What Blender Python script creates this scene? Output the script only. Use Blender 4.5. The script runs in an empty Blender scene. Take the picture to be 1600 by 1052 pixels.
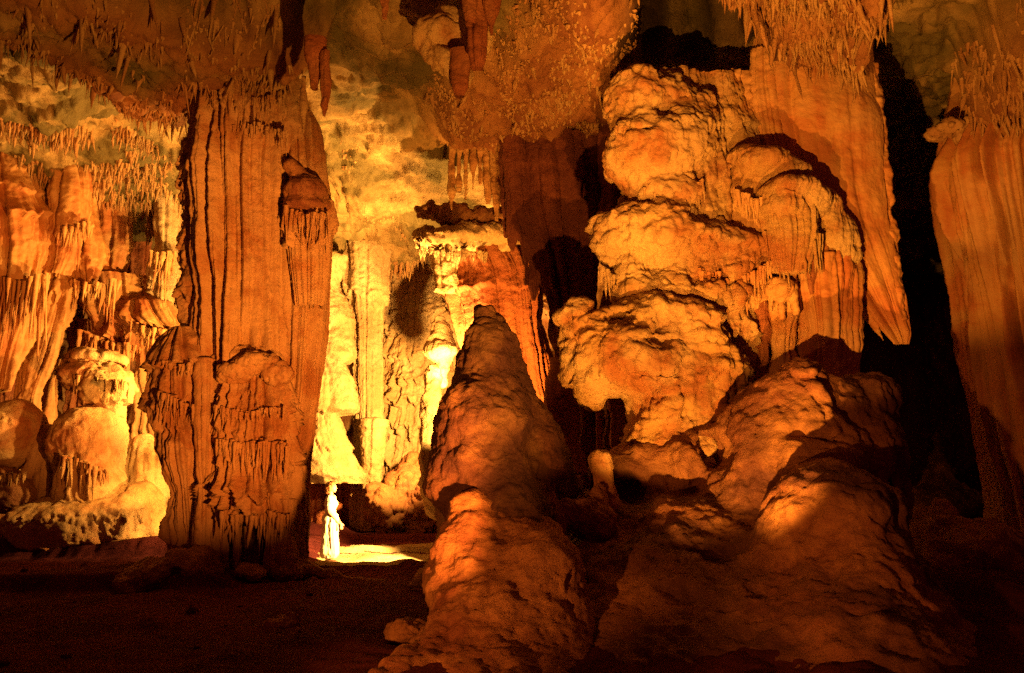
import bpy, math
import numpy as np
R = math.radians
scene = bpy.context.scene
COL = scene.collection

# ------------------------------------------------------------------ camera
PITCH = R(10.6); CAMZ = 1.6; FPX = 1244.0
cam_d = bpy.data.cameras.new('camera'); cam = bpy.data.objects.new('camera', cam_d)
COL.objects.link(cam); scene.camera = cam
cam.location = (0, 0, CAMZ); cam.rotation_euler = (R(90) + PITCH, 0, 0)
cam_d.sensor_width = 36.0; cam_d.lens = 36.0 * FPX / 1600.0; cam_d.clip_start = 0.1; cam_d.clip_end = 200

# ------------------------------------------------------------------ world (deep in a cave: almost nothing)
w = bpy.data.worlds.new('World'); scene.world = w; w.use_nodes = True
bg = w.node_tree.nodes['Background']; bg.inputs[0].default_value = (0.66, 0.06, 0.09, 1); bg.inputs[1].default_value = 0.13

def P(px, py, Y):
    """photo pixel + distance along y -> world point"""
    u = (px - 800) / FPX; v = (526 - py) / FPX
    t = Y / (math.cos(PITCH) - v * math.sin(PITCH))
    return np.array([u * t, Y, CAMZ + t * (math.sin(PITCH) + v * math.cos(PITCH))])
def SC(py, Y):          # metres per pixel there
    v = (526 - py) / FPX
    return Y / (math.cos(PITCH) - v * math.sin(PITCH)) / FPX
def Ph(px, py, h):      # pixel onto the level plane z = h
    s = (P(px, py, 1.0)[2] - CAMZ)
    return P(px, py, (h - CAMZ) / s)

# ------------------------------------------------------------------ lamps: unseen floodlights read off the light, plus added spots
def lamp(name, loc, target, power, color, size=60, blend=0.5, radius=0.12, kind='SPOT'):
    l = bpy.data.lights.new(name, kind); l.energy = power; l.color = color; l.shadow_soft_size = radius
    if kind == 'SPOT':
        l.spot_size = R(size); l.spot_blend = blend
    o = bpy.data.objects.new(name, l); COL.objects.link(o); o.location = loc
    from mathutils import Vector
    o.rotation_euler = (Vector(target) - Vector(loc)).to_track_quat('-Z', 'Y').to_euler()
    return o
AMB = (1.0, 0.375, 0.05)
RED = (1.0, 0.28, 0.04)
YEL = (1.0, 0.47, 0.10)
lamp('floodlight_back_chamber', P(714, 640, 19.2), P(590, 470, 23), 4200, YEL, 165, 0.3, 0.10)
lamp('added_spot_spire', P(740, 640, 16.4), P(676, 650, 18.3), 1500, YEL, 44, 0.5, 0.06)  # added small spot that overexposes the pale spire
lamp('floodlight_vault', P(735, 620, 17.0), P(600, 330, 20.5), 4600, YEL, 76, 0.6, 0.10)
lamp('floodlight_floor_path', P(728, 770, 16.3), P(555, 845, 17.3), 7000, YEL, 66, 0.5, 0.06)
lamp('floodlight_left_recess', P(395, 560, 17.4), P(110, 430, 20.5), 2300, YEL, 140, 0.4, 0.10)
lamp('floodlight_left_mounds', P(288, 700, 15.7), P(60, 600, 18.5), 480, YEL, 120, 0.4, 0.05)
lamp('floodlight_drapery', (-0.6, 3.0, 0.2), (5.2, 10.7, 7.5), 5200, AMB, 46, 0.3, 0.05)
lamp('floodlight_stack', (1.5, 6.8, 0.15), (3.3, 12.6, 6.2), 2500, AMB, 58, 0.35, 0.04)
lamp('added_spot_foreground', (-2.4, 4.2, 0.3), P(790, 850, 9), 620, RED, 46, 0.8, 0.08)  # added red spot that lifts the foreground base
lamp('added_spot_column', (1.0, 5.0, 0.35), P(325, 500, 14.5), 6400, RED, 40, 0.7, 0.05)  # added spot, cone shaped to light the left column alone
lamp('added_spot_ceiling', (1.0, 5.0, 0.4), P(540, 90, 13), 3600, AMB, 72, 0.8, 0.05)  # added spot that brightens the front ceiling
lamp('added_spot_shelf', P(775, 650, 15.6), P(790, 500, 18.2), 1700, AMB, 95, 0.5, 0.05)  # added spot that lights the red column under the shelf
lamp('added_spot_far_pocket', P(1405, 740, 15.5), P(1470, 730, 18.5), 26, RED, 60, 0.8, 0.05)  # added faint spot so the far stalagmite shows
lamp('added_spot_lower_right', (-0.6, 3.0, 0.2), P(1370, 810, 9), 1000, RED, 30, 0.9, 0.05)  # added spot for the bright band on the lower right cone

scene.view_settings.view_transform = 'Standard'; scene.view_settings.look = 'None'
scene.view_settings.exposure = 0.0; scene.view_settings.gamma = 1.0
scene.cycles.max_bounces = 4; scene.cycles.diffuse_bounces = 2
scene.cycles.use_denoising = False; scene.cycles.sample_clamp_indirect = 0.35

# ------------------------------------------------------------------ numpy noise
def _hash(ix, iy, iz, seed):
    h = (ix.astype(np.uint32) * np.uint32(374761393) + iy.astype(np.uint32) * np.uint32(668265263)
         + iz.astype(np.uint32) * np.uint32(2147483647 - 1274126177) + np.uint32((seed * 974711 + 12345) & 0xffffffff))
    h = (h ^ (h >> np.uint32(13))) * np.uint32(1274126177)
    h = (h ^ (h >> np.uint32(15))) * np.uint32(2246822519)
    return h ^ (h >> np.uint32(16))
def noise(x, y, z, seed=0):
    """gradient noise, about -1..1"""
    x = np.asarray(x, np.float32); y = np.asarray(y, np.float32); z = np.asarray(z, np.float32)
    x, y, z = np.broadcast_arrays(x, y, z)
    xi = np.floor(x); yi = np.floor(y); zi = np.floor(z)
    xf = x - xi; yf = y - yi; zf = z - zi
    xi = xi.astype(np.int32); yi = yi.astype(np.int32); zi = zi.astype(np.int32)
    u = xf * xf * xf * (xf * (xf * 6 - 15) + 10); v = yf * yf * yf * (yf * (yf * 6 - 15) + 10); w_ = zf * zf * zf * (zf * (zf * 6 - 15) + 10)
    out = np.zeros(x.shape, np.float32)
    for dx in (0, 1):
        for dy in (0, 1):
            for dz in (0, 1):
                h = _hash(xi + dx, yi + dy, zi + dz, seed)
                gx = (h & np.uint32(1023)).astype(np.float32) / 511.5 - 1
                gy = ((h >> np.uint32(10)) & np.uint32(1023)).astype(np.float32) / 511.5 - 1
                gz = ((h >> np.uint32(20)) & np.uint32(1023)).astype(np.float32) / 511.5 - 1
                d = gx * (xf - dx) + gy * (yf - dy) + gz * (zf - dz)
                wt = (u if dx else 1 - u) * (v if dy else 1 - v) * (w_ if dz else 1 - w_)
                out += wt * d
    return out * 1.3
def fbm(x, y, z, seed=0, octv=4, gain=0.5):
    a = 1.0; f = 1.0; s = 0; t = 0
    for o in range(octv):
        s = s + a * noise(x * f, y * f, z * f, seed + o * 17); t += a; a *= gain; f *= 2.03
    return s / t * 1.5
def billow(x, y, z, seed=0, octv=2):
    a = 1.0; f = 1.0; s = 0; t = 0
    for o in range(octv):
        s = s + a * np.minimum(np.abs(noise(x * f, y * f, z * f, seed + o * 17)) * 2.0, 1.2) ** 0.62; t += a; a *= 0.5; f *= 2.1
    return s / t * 1.15          # 0..~1, round ribs, sharp grooves
def sst(a, b, x):
    t = np.clip((x - a) / (b - a), 0, 1); return t * t * (3 - 2 * t)

# ------------------------------------------------------------------ mesh making
def mkmesh(name, V, F, mat, parent=None, smooth=True):
    V = np.asarray(V, np.float32); F = np.asarray(F, np.int32)
    me = bpy.data.meshes.new(name)
    me.vertices.add(len(V)); me.vertices.foreach_set('co', V.ravel())
    k = F.shape[1]
    me.loops.add(F.size); me.loops.foreach_set('vertex_index', F.ravel())
    me.polygons.add(len(F)); me.polygons.foreach_set('loop_start', np.arange(0, F.size, k, dtype=np.int32))
    me.polygons.foreach_set('loop_total', np.full(len(F), k, np.int32))
    if smooth: me.polygons.foreach_set('use_smooth', np.ones(len(F), bool))
    me.update(calc_edges=True); me.validate()
    me.materials.append(mat)
    o = bpy.data.objects.new(name, me); COL.objects.link(o)
    if parent: o.parent = parent
    return o
def recentre(o):
    """origin at the base of the thing"""
    me = o.data; n = len(me.vertices); c = np.empty(n * 3, np.float32); me.vertices.foreach_get('co', c); c = c.reshape(-1, 3)
    b = np.array([(c[:, 0].min() + c[:, 0].max()) / 2, (c[:, 1].min() + c[:, 1].max()) / 2, c[:, 2].min()])
    me.vertices.foreach_set('co', (c - b).astype(np.float32).ravel()); o.location = b; me.update()
def tag(o, label=None, cat=None, group=None, kind=None):
    if label: o['label'] = label
    if cat: o['category'] = cat
    if group: o['group'] = group
    if kind: o['kind'] = kind
    if o.type == 'MESH' and cat: recentre(o)
    return o
def thing(name, loc, label, cat, group=None):
    o = bpy.data.objects.new(name, None); COL.objects.link(o); o.location = tuple(float(a) for a in loc)
    o.empty_display_size = 0.3
    return tag(o, label, cat, group)
def adopt(root, *parts):
    for p in parts:
        me = p.data; n = len(me.vertices); c = np.empty(n * 3, np.float32); me.vertices.foreach_get('co', c)
        c = c.reshape(-1, 3) - np.array(root.location, np.float32)
        me.vertices.foreach_set('co', c.astype(np.float32).ravel()); me.update(); p.parent = root
    return root
def vnormals(V, F):
    a = V[F[:, 0]]; b = V[F[:, 1]]; c = V[F[:, 2]]
    if F.shape[1] == 4:
        n = np.cross(c - a, V[F[:, 3]] - b)
    else:
        n = np.cross(b - a, c - a)
    N = np.zeros_like(V)
    for k in range(F.shape[1]):
        for ax in range(3):
            N[:, ax] += np.bincount(F[:, k], weights=n[:, ax], minlength=len(V))
    return N / (np.linalg.norm(N, axis=1, keepdims=True) + 1e-9)

def skirt_disp(z, a, b, sk, seed):
    """dripping tier. a,b: horizontal coords in metres; sk = (z0, amp, length, fade, freq)"""
    z0, amp, L, fade, fr = sk
    rid = np.clip(1 - 2.6 * np.abs(noise(a * fr, b * fr, z * 0.25, seed)), 0, 1)
    rid2 = np.clip(1 - 2.6 * np.abs(noise(a * fr * 1.9, b * fr * 1.9, z * 0.25, seed + 5)), 0, 1)
    edge = z0 + 0.45 * L * noise(a * 0.9, b * 0.9, 3.1, seed + 9) - L * (0.7 * rid ** 1.5 + 0.3 * rid2)
    h = z - edge
    pres = 0.35 + 0.65 * sst(-0.25, 0.3, noise(a * 0.7, b * 0.7, z0, seed + 3))
    return 1.8 * amp * pres * sst(0, 0.05, h) * np.exp(-np.clip(h, 0, None) / fade)

def sweep(name, rows, D, mat, kd=0.8, seg=None, dz=0.03, flute=(0.04, 4.0, 0.12), lump=(0.08, 1.2), rough=0.015,
          rf=7.0, skirts=(), auto=0, seed=0, parent=None, res=0.028, groove=(0.0, 1.5), ang0=0.0, ribs=None, rskirt=1.0):
    """column / drapery from silhouette rows (py, xl, xr[, depth])"""
    pts = []
    for r_ in rows:
        d = r_[3] if len(r_) > 3 else D
        l = P(r_[1], r_[0], d); q = P(r_[2], r_[0], d)
        pts.append((l[2], (l[0] + q[0]) / 2, d, (q[0] - l[0]) / 2))
    pts = np.array(sorted(pts, key=lambda t: t[0]))
    z = np.arange(pts[0, 0], pts[-1, 0], dz)
    cx = np.interp(z, pts[:, 0], pts[:, 1]); cy = np.interp(z, pts[:, 0], pts[:, 2]); w_ = np.interp(z, pts[:, 0], pts[:, 3])
    def sm(a, k):
        k = max(1, k); b = np.pad(a, k, mode='edge'); return np.convolve(b, np.ones(2 * k + 1) / (2 * k + 1), 'valid')
    ks = int(0.12 / dz)
    cx = sm(cx, ks); cy = sm(cy, ks); w_ = sm(w_, ks // 2)
    wm = np.max(w_)
    if seg is None: seg = int(np.clip(2 * math.pi * wm / res, 24, 900))
    th = np.linspace(0, 2 * math.pi, seg, endpoint=False) + ang0
    T, Z = np.meshgrid(th, z); CX = cx[:, None]; CY = cy[:, None]; W = w_[:, None]
    ct = np.cos(T); st = np.sin(T)
    wr = np.mean(w_)
    a = ct * wr; b = st * wr * kd + seed * 3.7
    warp = 0.05 * noise(a * 1.3, b * 1.3, Z * 0.5, seed + 40)
    d = lump[0] * 2 * fbm(a * lump[1] + 5, b * lump[1], Z * lump[1] * 0.8, seed + 1, 3)
    fa, ff, fz = flute
    if fa: 
        mask = 0.45 + 0.75 * sst(-0.4, 0.5, noise(a * 0.8, b * 0.8, Z * 0.7, seed + 77))
        d = d + mask * fa * 2 * (billow((a + warp) * ff, (b + warp) * ff, Z * fz, seed + 2, 3) - 0.4)
    if ribs:
        rw, rd_ = ribs
        nr = max(3, int(round(2 * math.pi * wr * (0.5 + 0.5 * kd) / rw)))
        sp = T / (2 * math.pi) * nr + 0.55 * noise(np.cos(T) * nr * .16, np.sin(T) * nr * .16, 0.5 + Z * 0.05, seed + 60) * 1.6 + 0.22 * noise(a * 1.5, b * 1.5, Z * 0.45, seed + 61)
        for lev, (mulf, df) in enumerate(((1, 1.0), (2.7, 0.30))):
            q = sp * mulf; ce = np.floor(q); t_ = 2 * (q - ce) - 1
            cem = np.mod(ce, round(nr * mulf)) if lev == 0 else ce
            var = noise(cem * 7.31 + 0.37, Z * 0.30, 0.5 + 0 * Z, seed + 62 + lev)
            edge_ = sst(1.0, 0.90, np.abs(t_))
            d = d + rd_ * df * (np.sqrt(np.clip(1 - 0.96 * t_ * t_, 0, 1)) - 0.75 + 1.5 * var * edge_) * (0.8 + 0.5 * noise(a, b, Z * 0.6, seed + 64))
    if groove[0]:
        g = np.abs(noise(a * groove[1], b * groove[1], Z * 0.06, seed + 8))
        d = d - groove[0] * (1 - sst(0.0, 0.10, g))
    d = d + rough * 2 * fbm((CX + ct * W) * rf, (CY + st * W) * rf, Z * rf, seed + 3, 4, 0.65)
    zr = (Z - z[0])
    rng = np.random.RandomState(seed + 11)
    sks = [(P(800, s[0], D)[2],) + tuple(s[1:]) for s in skirts]
    for i in range(auto):
        z0 = z[0] + (z[-1] - z[0]) * (0.08 + 0.84 * rng.rand())
        sks.append((z0, 0.04 + 0.07 * rng.rand(), 0.15 + 0.4 * rng.rand(), 0.15 + 0.45 * rng.rand(), 3 + 3 * rng.rand()))
    for i, s in enumerate(sks):
        d = d + skirt_disp(Z, a, b, s, seed + 100 + i)
    d = np.minimum(d, 10) 
    d = np.maximum(d, -0.55 * W)
    # fade displacement at very thin places
    X = CX + ct * (W + d); Y = CY + st * (W * kd + d)
    V = np.stack([X, Y, Z + 0 * X], -1).reshape(-1, 3)
    n = len(z)
    i = np.arange(n - 1)[:, None]; j = np.arange(seg)[None, :]; j2 = (j + 1) % seg
    F = np.stack([i * seg + j, i * seg + j2, (i + 1) * seg + j2, (i + 1) * seg + j], -1).reshape(-1, 4)
    # caps: rings of zero radius
    top = len(V); V = np.vstack([V, [[cx[-1], cy[-1], z[-1] + 0.25 * w_[-1]], [cx[0], cy[0], z[0] - 0.25 * w_[0]]]])
    jj = np.arange(seg); j2 = (jj + 1) % seg
    Ft = np.stack([(n - 1) * seg + jj, (n - 1) * seg + j2, np.full(seg, top), np.full(seg, top)], -1)
    Fb = np.stack([j2, jj, np.full(seg, top + 1), np.full(seg, top + 1)], -1)
    # triangles as degenerate quads would be dropped; build them as quads over pairs
    def fan(ring, c, flip):
        q = []
        m = len(ring)
        for k in range(0, m - 1, 2):
            t = [ring[k], ring[k + 1], ring[(k + 2) % m], c]
            q.append(t[::-1] if flip else t)
        return q
    if seg % 2 == 0:
        F = np.vstack([F, fan(list(((n - 1) * seg + jj)), top, False), fan(list(jj), top + 1, True)])
    return mkmesh(name, V, F, mat, parent)

# ---- signed distance blobs
def surfnets(Fd, org, h):
    nx, ny, nz = Fd.shape
    S = Fd < 0
    c = np.zeros((nx - 1, ny - 1, nz - 1), np.uint8)
    for dx in (0, 1):
        for dy in (0, 1):
            for dz in (0, 1):
                c += S[dx:nx - 1 + dx, dy:ny - 1 + dy, dz:nz - 1 + dz]
    ii, jj, kk = np.nonzero((c > 0) & (c < 8))
    idx = np.full(c.shape, -1, np.int32); idx[ii, jj, kk] = np.arange(len(ii))
    acc = np.zeros((len(ii), 3)); cnt = np.zeros(len(ii))
    cor = [(a, b, d) for a in (0, 1) for b in (0, 1) for d in (0, 1)]
    for a in range(8):
        for b in range(a + 1, 8):
            A = cor[a]; B = cor[b]
            if sum(abs(A[q] - B[q]) for q in range(3)) != 1: continue
            va = Fd[ii + A[0], jj + A[1], kk + A[2]]; vb = Fd[ii + B[0], jj + B[1], kk + B[2]]
            m = (va < 0) != (vb < 0)
            t = np.where(m, va / np.where(m, va - vb, 1), 0)
            for q in range(3):
                acc[:, q] += m * (A[q] + t * (B[q] - A[q]))
            cnt += m
    V = np.stack([ii, jj, kk], -1) + acc / cnt[:, None]
    V = V * h + np.array(org)
    Q = []
    ax = [(1, 2), (2, 0), (0, 1)]
    for q in range(3):
        sl0 = [slice(None)] * 3; sl1 = [slice(None)] * 3
        sl0[q] = slice(0, -1); sl1[q] = slice(1, None)
        a_ = S[tuple(sl0)]; b_ = S[tuple(sl1)]
        e = np.stack(np.nonzero(a_ != b_), -1)
        u, v = ax[q]
        ok = (e[:, u] > 0) & (e[:, v] > 0) & (e[:, u] < Fd.shape[u] - 1) & (e[:, v] < Fd.shape[v] - 1)
        e = e[ok]
        ins = a_[e[:, 0], e[:, 1], e[:, 2]]
        def cell(du, dv):
            t = e.copy(); t[:, u] -= du; t[:, v] -= dv
            return idx[t[:, 0], t[:, 1], t[:, 2]]
        q4 = np.stack([cell(1, 1), cell(0, 1), cell(0, 0), cell(1, 0)], -1)
        q4[~ins] = q4[~ins][:, ::-1]
        Q.append(q4)
    return V, np.vstack(Q)

# primitives in pixel terms
def E(px, py, Y, rx, ry, rd=None):
    s = SC(py, Y); return ('e', P(px, py, Y), np.array([rx * s, (rd if rd else rx * s * 0.8), ry * s]))
def C(p1, r1, p2, r2):   # round cone: p = (px,py,Y), r in px
    a = P(*p1); b = P(*p2); return ('c', a, r1 * SC(p1[1], p1[2]), b, r2 * SC(p2[1], p2[2]))
def prim_bounds(p):
    if p[0] == 'e': return p[1] - p[2], p[1] + p[2]
    return np.minimum(p[1] - p[2], p[3] - p[4]), np.maximum(p[1] + p[2], p[3] + p[4])
def prim_dist(p, X, Y, Z):
    if p[0] == 'e':
        c, r = p[1], p[2]
        x = (X - c[0]) / r[0]; y = (Y - c[1]) / r[1]; z = (Z - c[2]) / r[2]
        k0 = np.sqrt(x * x + y * y + z * z) + 1e-6
        k1 = np.sqrt((x / r[0]) ** 2 + (y / r[1]) ** 2 + (z / r[2]) ** 2) + 1e-6
        return k0 * (k0 - 1) / k1
    a, r1, b, r2 = p[1], p[2], p[3], p[4]
    ab = b - a; L2 = float(ab @ ab) + 1e-9
    t = np.clip(((X - a[0]) * ab[0] + (Y - a[1]) * ab[1] + (Z - a[2]) * ab[2]) / L2, 0, 1)
    d = np.sqrt((X - a[0] - t * ab[0]) ** 2 + (Y - a[1] - t * ab[1]) ** 2 + (Z - a[2] - t * ab[2]) ** 2)
    return d - (r1 + t * (r2 - r1))
def blob(name, prims, mat, h=0.04, k=0.15, cuts=(), kc=0.08, lump=(0.06, 1.5), rough=(0.02, 6.0), flute=(0.0, 4.0, 0.3), fmask=None,
         seed=0, parent=None, wrinkle=0.0, tiers=0, tamp=0.07, ribs=None, ridged=(0.0, 2.0), zmin=None, raw=False, pits=(0.0, 3.0)):
    lo = np.min([prim_bounds(p)[0] for p in prims], 0) - 0.15 - h; hi = np.max([prim_bounds(p)[1] for p in prims], 0) + 0.15 + h
    if zmin is not None: lo[2] = max(lo[2], zmin)
    xs = [np.arange(lo[q], hi[q] + h, h).astype(np.float32) for q in range(3)]
    Fd = np.full([len(a) for a in xs], 9.0, np.float32)
    def local(p, m):
        a, b = prim_bounds(p); sl = []
        for q in range(3):
            i0 = max(0, int((a[q] - m - lo[q]) / h)); i1 = min(len(xs[q]), int((b[q] + m - lo[q]) / h) + 2); sl.append(slice(i0, max(i1, i0 + 1)))
        X = xs[0][sl[0]][:, None, None]; Y = xs[1][sl[1]][None, :, None]; Z = xs[2][sl[2]][None, None, :]
        return tuple(sl), prim_dist(p, X, Y, Z)
    for p in prims:
        sl, d = local(p, k * 1.2 + 0.05)
        g = Fd[sl]; hh = np.clip(0.5 + 0.5 * (g - d) / k, 0, 1)
        Fd[sl] = g + (d - g) * hh - k * hh * (1 - hh)
    for p in cuts:
        sl, d = local(p, kc * 1.2 + 0.05)
        g = Fd[sl]; d = -d; hh = np.clip(0.5 - 0.5 * (g - d) / kc, 0, 1)
        Fd[sl] = g + (d - g) * hh + kc * hh * (1 - hh)
    for ax_ in range(3):   # close the surface at the box
        s0 = [slice(None)] * 3
        s0[ax_] = 0; Fd[tuple(s0)] = np.maximum(Fd[tuple(s0)], h * 0.4)
        s0[ax_] = -1; Fd[tuple(s0)] = np.maximum(Fd[tuple(s0)], h * 0.4)
    V, F = surfnets(Fd, lo, h)
    N = vnormals(V, F)
    x, y, z = V.T
    d = lump[0] * 2 * fbm(x * lump[1], y * lump[1], z * lump[1], seed + 1, 3)
    d = d + wrinkle * np.clip(1.1 - np.abs(N[:, 2]), 0, 1) * (billow(x * 1.1, y * 1.1, (z + 0.25 * noise(x * 1.2, y * 1.2, z * .4, seed + 51)) * 4.5, seed + 50, 3) - 0.4) * 2
    if ridged[0]:
        d = d + ridged[0] * (billow(x * ridged[1], y * ridged[1], z * ridged[1], seed + 21, 3) - 0.4) * 2
    if pits[0]:
        pn = noise(x * pits[1], y * pits[1], z * pits[1] * 0.6, seed + 31)
        d = d - pits[0] * sst(0.35, 0.6, pn)
    if flute[0]:
        side = np.clip(1 - np.abs(N[:, 2]) * 1.1, 0, 1) ** 1.6
        wp = 0.08 * noise(x * 1.5, y * 1.5, z * 1.0, seed + 5)
        mk = 0.3 + 0.9 * sst(-0.3, 0.4, noise(x * 0.9, y * 0.9, z * 0.9, seed + 6))
        d = d + flute[0] * 2 * side * mk * (billow((x + wp) * flute[1], (y + wp) * flute[1], z * flute[2], seed + 7, 3) - 0.4)
    if ribs:
        rw, rd_ = ribs
        side = np.clip(1 - np.abs(N[:, 2]) * 1.05, 0, 1) ** 1.2
        q = (x + 0.45 * y) / rw + 0.9 * noise(x * 1.3, y * 1.3, z * 0.5, seed + 41) + 0.25 * noise(x * 4, y * 4, z * 1.5, seed + 42)
        ce = np.floor(q); t_ = 2 * (q - ce) - 1
        var = noise(ce * 7.31 + 0.37, z * 0.5, 0.5 + 0 * z, seed + 43) * sst(1, .85, np.abs(t_))
        mk = 0.25 + 0.9 * sst(-0.35, 0.3, noise(x * 1.1, y * 1.1, z * 1.1, seed + 44))
        d = d + rd_ * side * mk * (np.sqrt(np.clip(1 - 0.96 * t_ * t_, 0, 1)) - 0.7 + 1.2 * var)
    if tiers:
        rng = np.random.RandomState(seed + 70); z0, z1 = z.min(), z.max()
        side = np.clip(1.15 - np.abs(N[:, 2]), 0, 1)
        for i in range(tiers):
            zz = z0 + (z1 - z0) * (i + 0.2 + 0.6 * rng.rand()) / tiers
            d = d + side * skirt_disp(z + 0.25 * noise(x * .6, y * .6, 0.5, seed + 80 + i), x, y, (zz, tamp * (0.5 + rng.rand()) * 0.6, 0.10 + 0.22 * rng.rand(), 0.12 + 0.3 * rng.rand(), 3 + 3 * rng.rand()), seed + 90 + i)
    V = V + N * d[:, None]
    N = vnormals(V, F); x, y, z = V.T
    V = V + N * (rough[0] * 2 * fbm(x * rough[1], y * rough[1], z * rough[1], seed + 9, 4, 0.6))[:, None]
    if raw: return V, F
    return mkmesh(name, V, F, mat, parent)

# ---- hanging cones (bases on a surface)
def cones_mesh(pts, L, r, seed=0, nseg=6, nring=5, bend=0.12):
    rng = np.random.RandomState(seed); n = len(pts)
    th = np.linspace(0, 2 * math.pi, nseg, endpoint=False)
    t = np.linspace(0, 1, nring)
    V = np.zeros((n, nring, nseg, 3)); tilt = rng.randn(n, 2) * bend
    prof = (1 - t) ** 0.75 * 0.95 + 0.05
    for a in range(nring):
        rr = r * prof[a] * (1 + 0.25 * rng.randn(n) * (a > 0))
        V[:, a, :, 0] = pts[:, 0, None] + tilt[:, 0, None] * L[:, None] * t[a] + rr[:, None] * np.cos(th)
        V[:, a, :, 1] = pts[:, 1, None] + tilt[:, 1, None] * L[:, None] * t[a] + rr[:, None] * np.sin(th)
        V[:, a, :, 2] = pts[:, 2, None] - L[:, None] * t[a]
    base = (np.arange(n) * nring * nseg)[:, None, None]
    a = np.arange(nring - 1)[None, :, None]; j = np.arange(nseg)[None, None, :]; j2 = (j + 1) % nseg
    F = np.stack([base + a * nseg + j2, base + a * nseg + j, base + (a + 1) * nseg + j, base + (a + 1) * nseg + j2], -1).reshape(-1, 4)
    return V.reshape(-1, 3), F

def drips(name, pts, Y, n, l0, l1, w, mat, seed=0, parent=None, spread=0.10, up=0.06):
    """ragged fringe of tapering drips hung along a rim given in pixels"""
    rng = np.random.RandomState(seed); pts = np.array(pts, float); sg = np.hypot(*np.diff(pts, axis=0).T); s = np.r_[0, np.cumsum(sg)]
    u = np.sort(rng.rand(n)) * s[-1]; px = np.interp(u, s, pts[:, 0]); py = np.interp(u, s, pts[:, 1])
    C_ = np.array([P(a, b, Y) for a, b in zip(px, py)]); sc = SC(pts[0, 1], Y)
    C_[:, 1] += spread * rng.randn(n); C_[:, 2] += up + 0.02 * rng.randn(n)
    clump = 0.45 + 0.9 * np.clip(noise(C_[:, 0] * 2.2, C_[:, 1], 0.3, seed) + 0.5, 0, 1)
    L_ = sc * (l0 + (l1 - l0) * rng.rand(n) ** 2) * clump + up
    V, F = cones_mesh(C_, L_, w * sc * (0.6 + 0.8 * rng.rand(n)), seed, 8, 7, 0.05)
    V = V + (0.010 * np.stack([fbm(V[:, 0] * 9, V[:, 1] * 9, V[:, 2] * 5, seed + q, 3) for q in range(3)], -1))
    return mkmesh(name, V, F, mat, parent)

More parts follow.
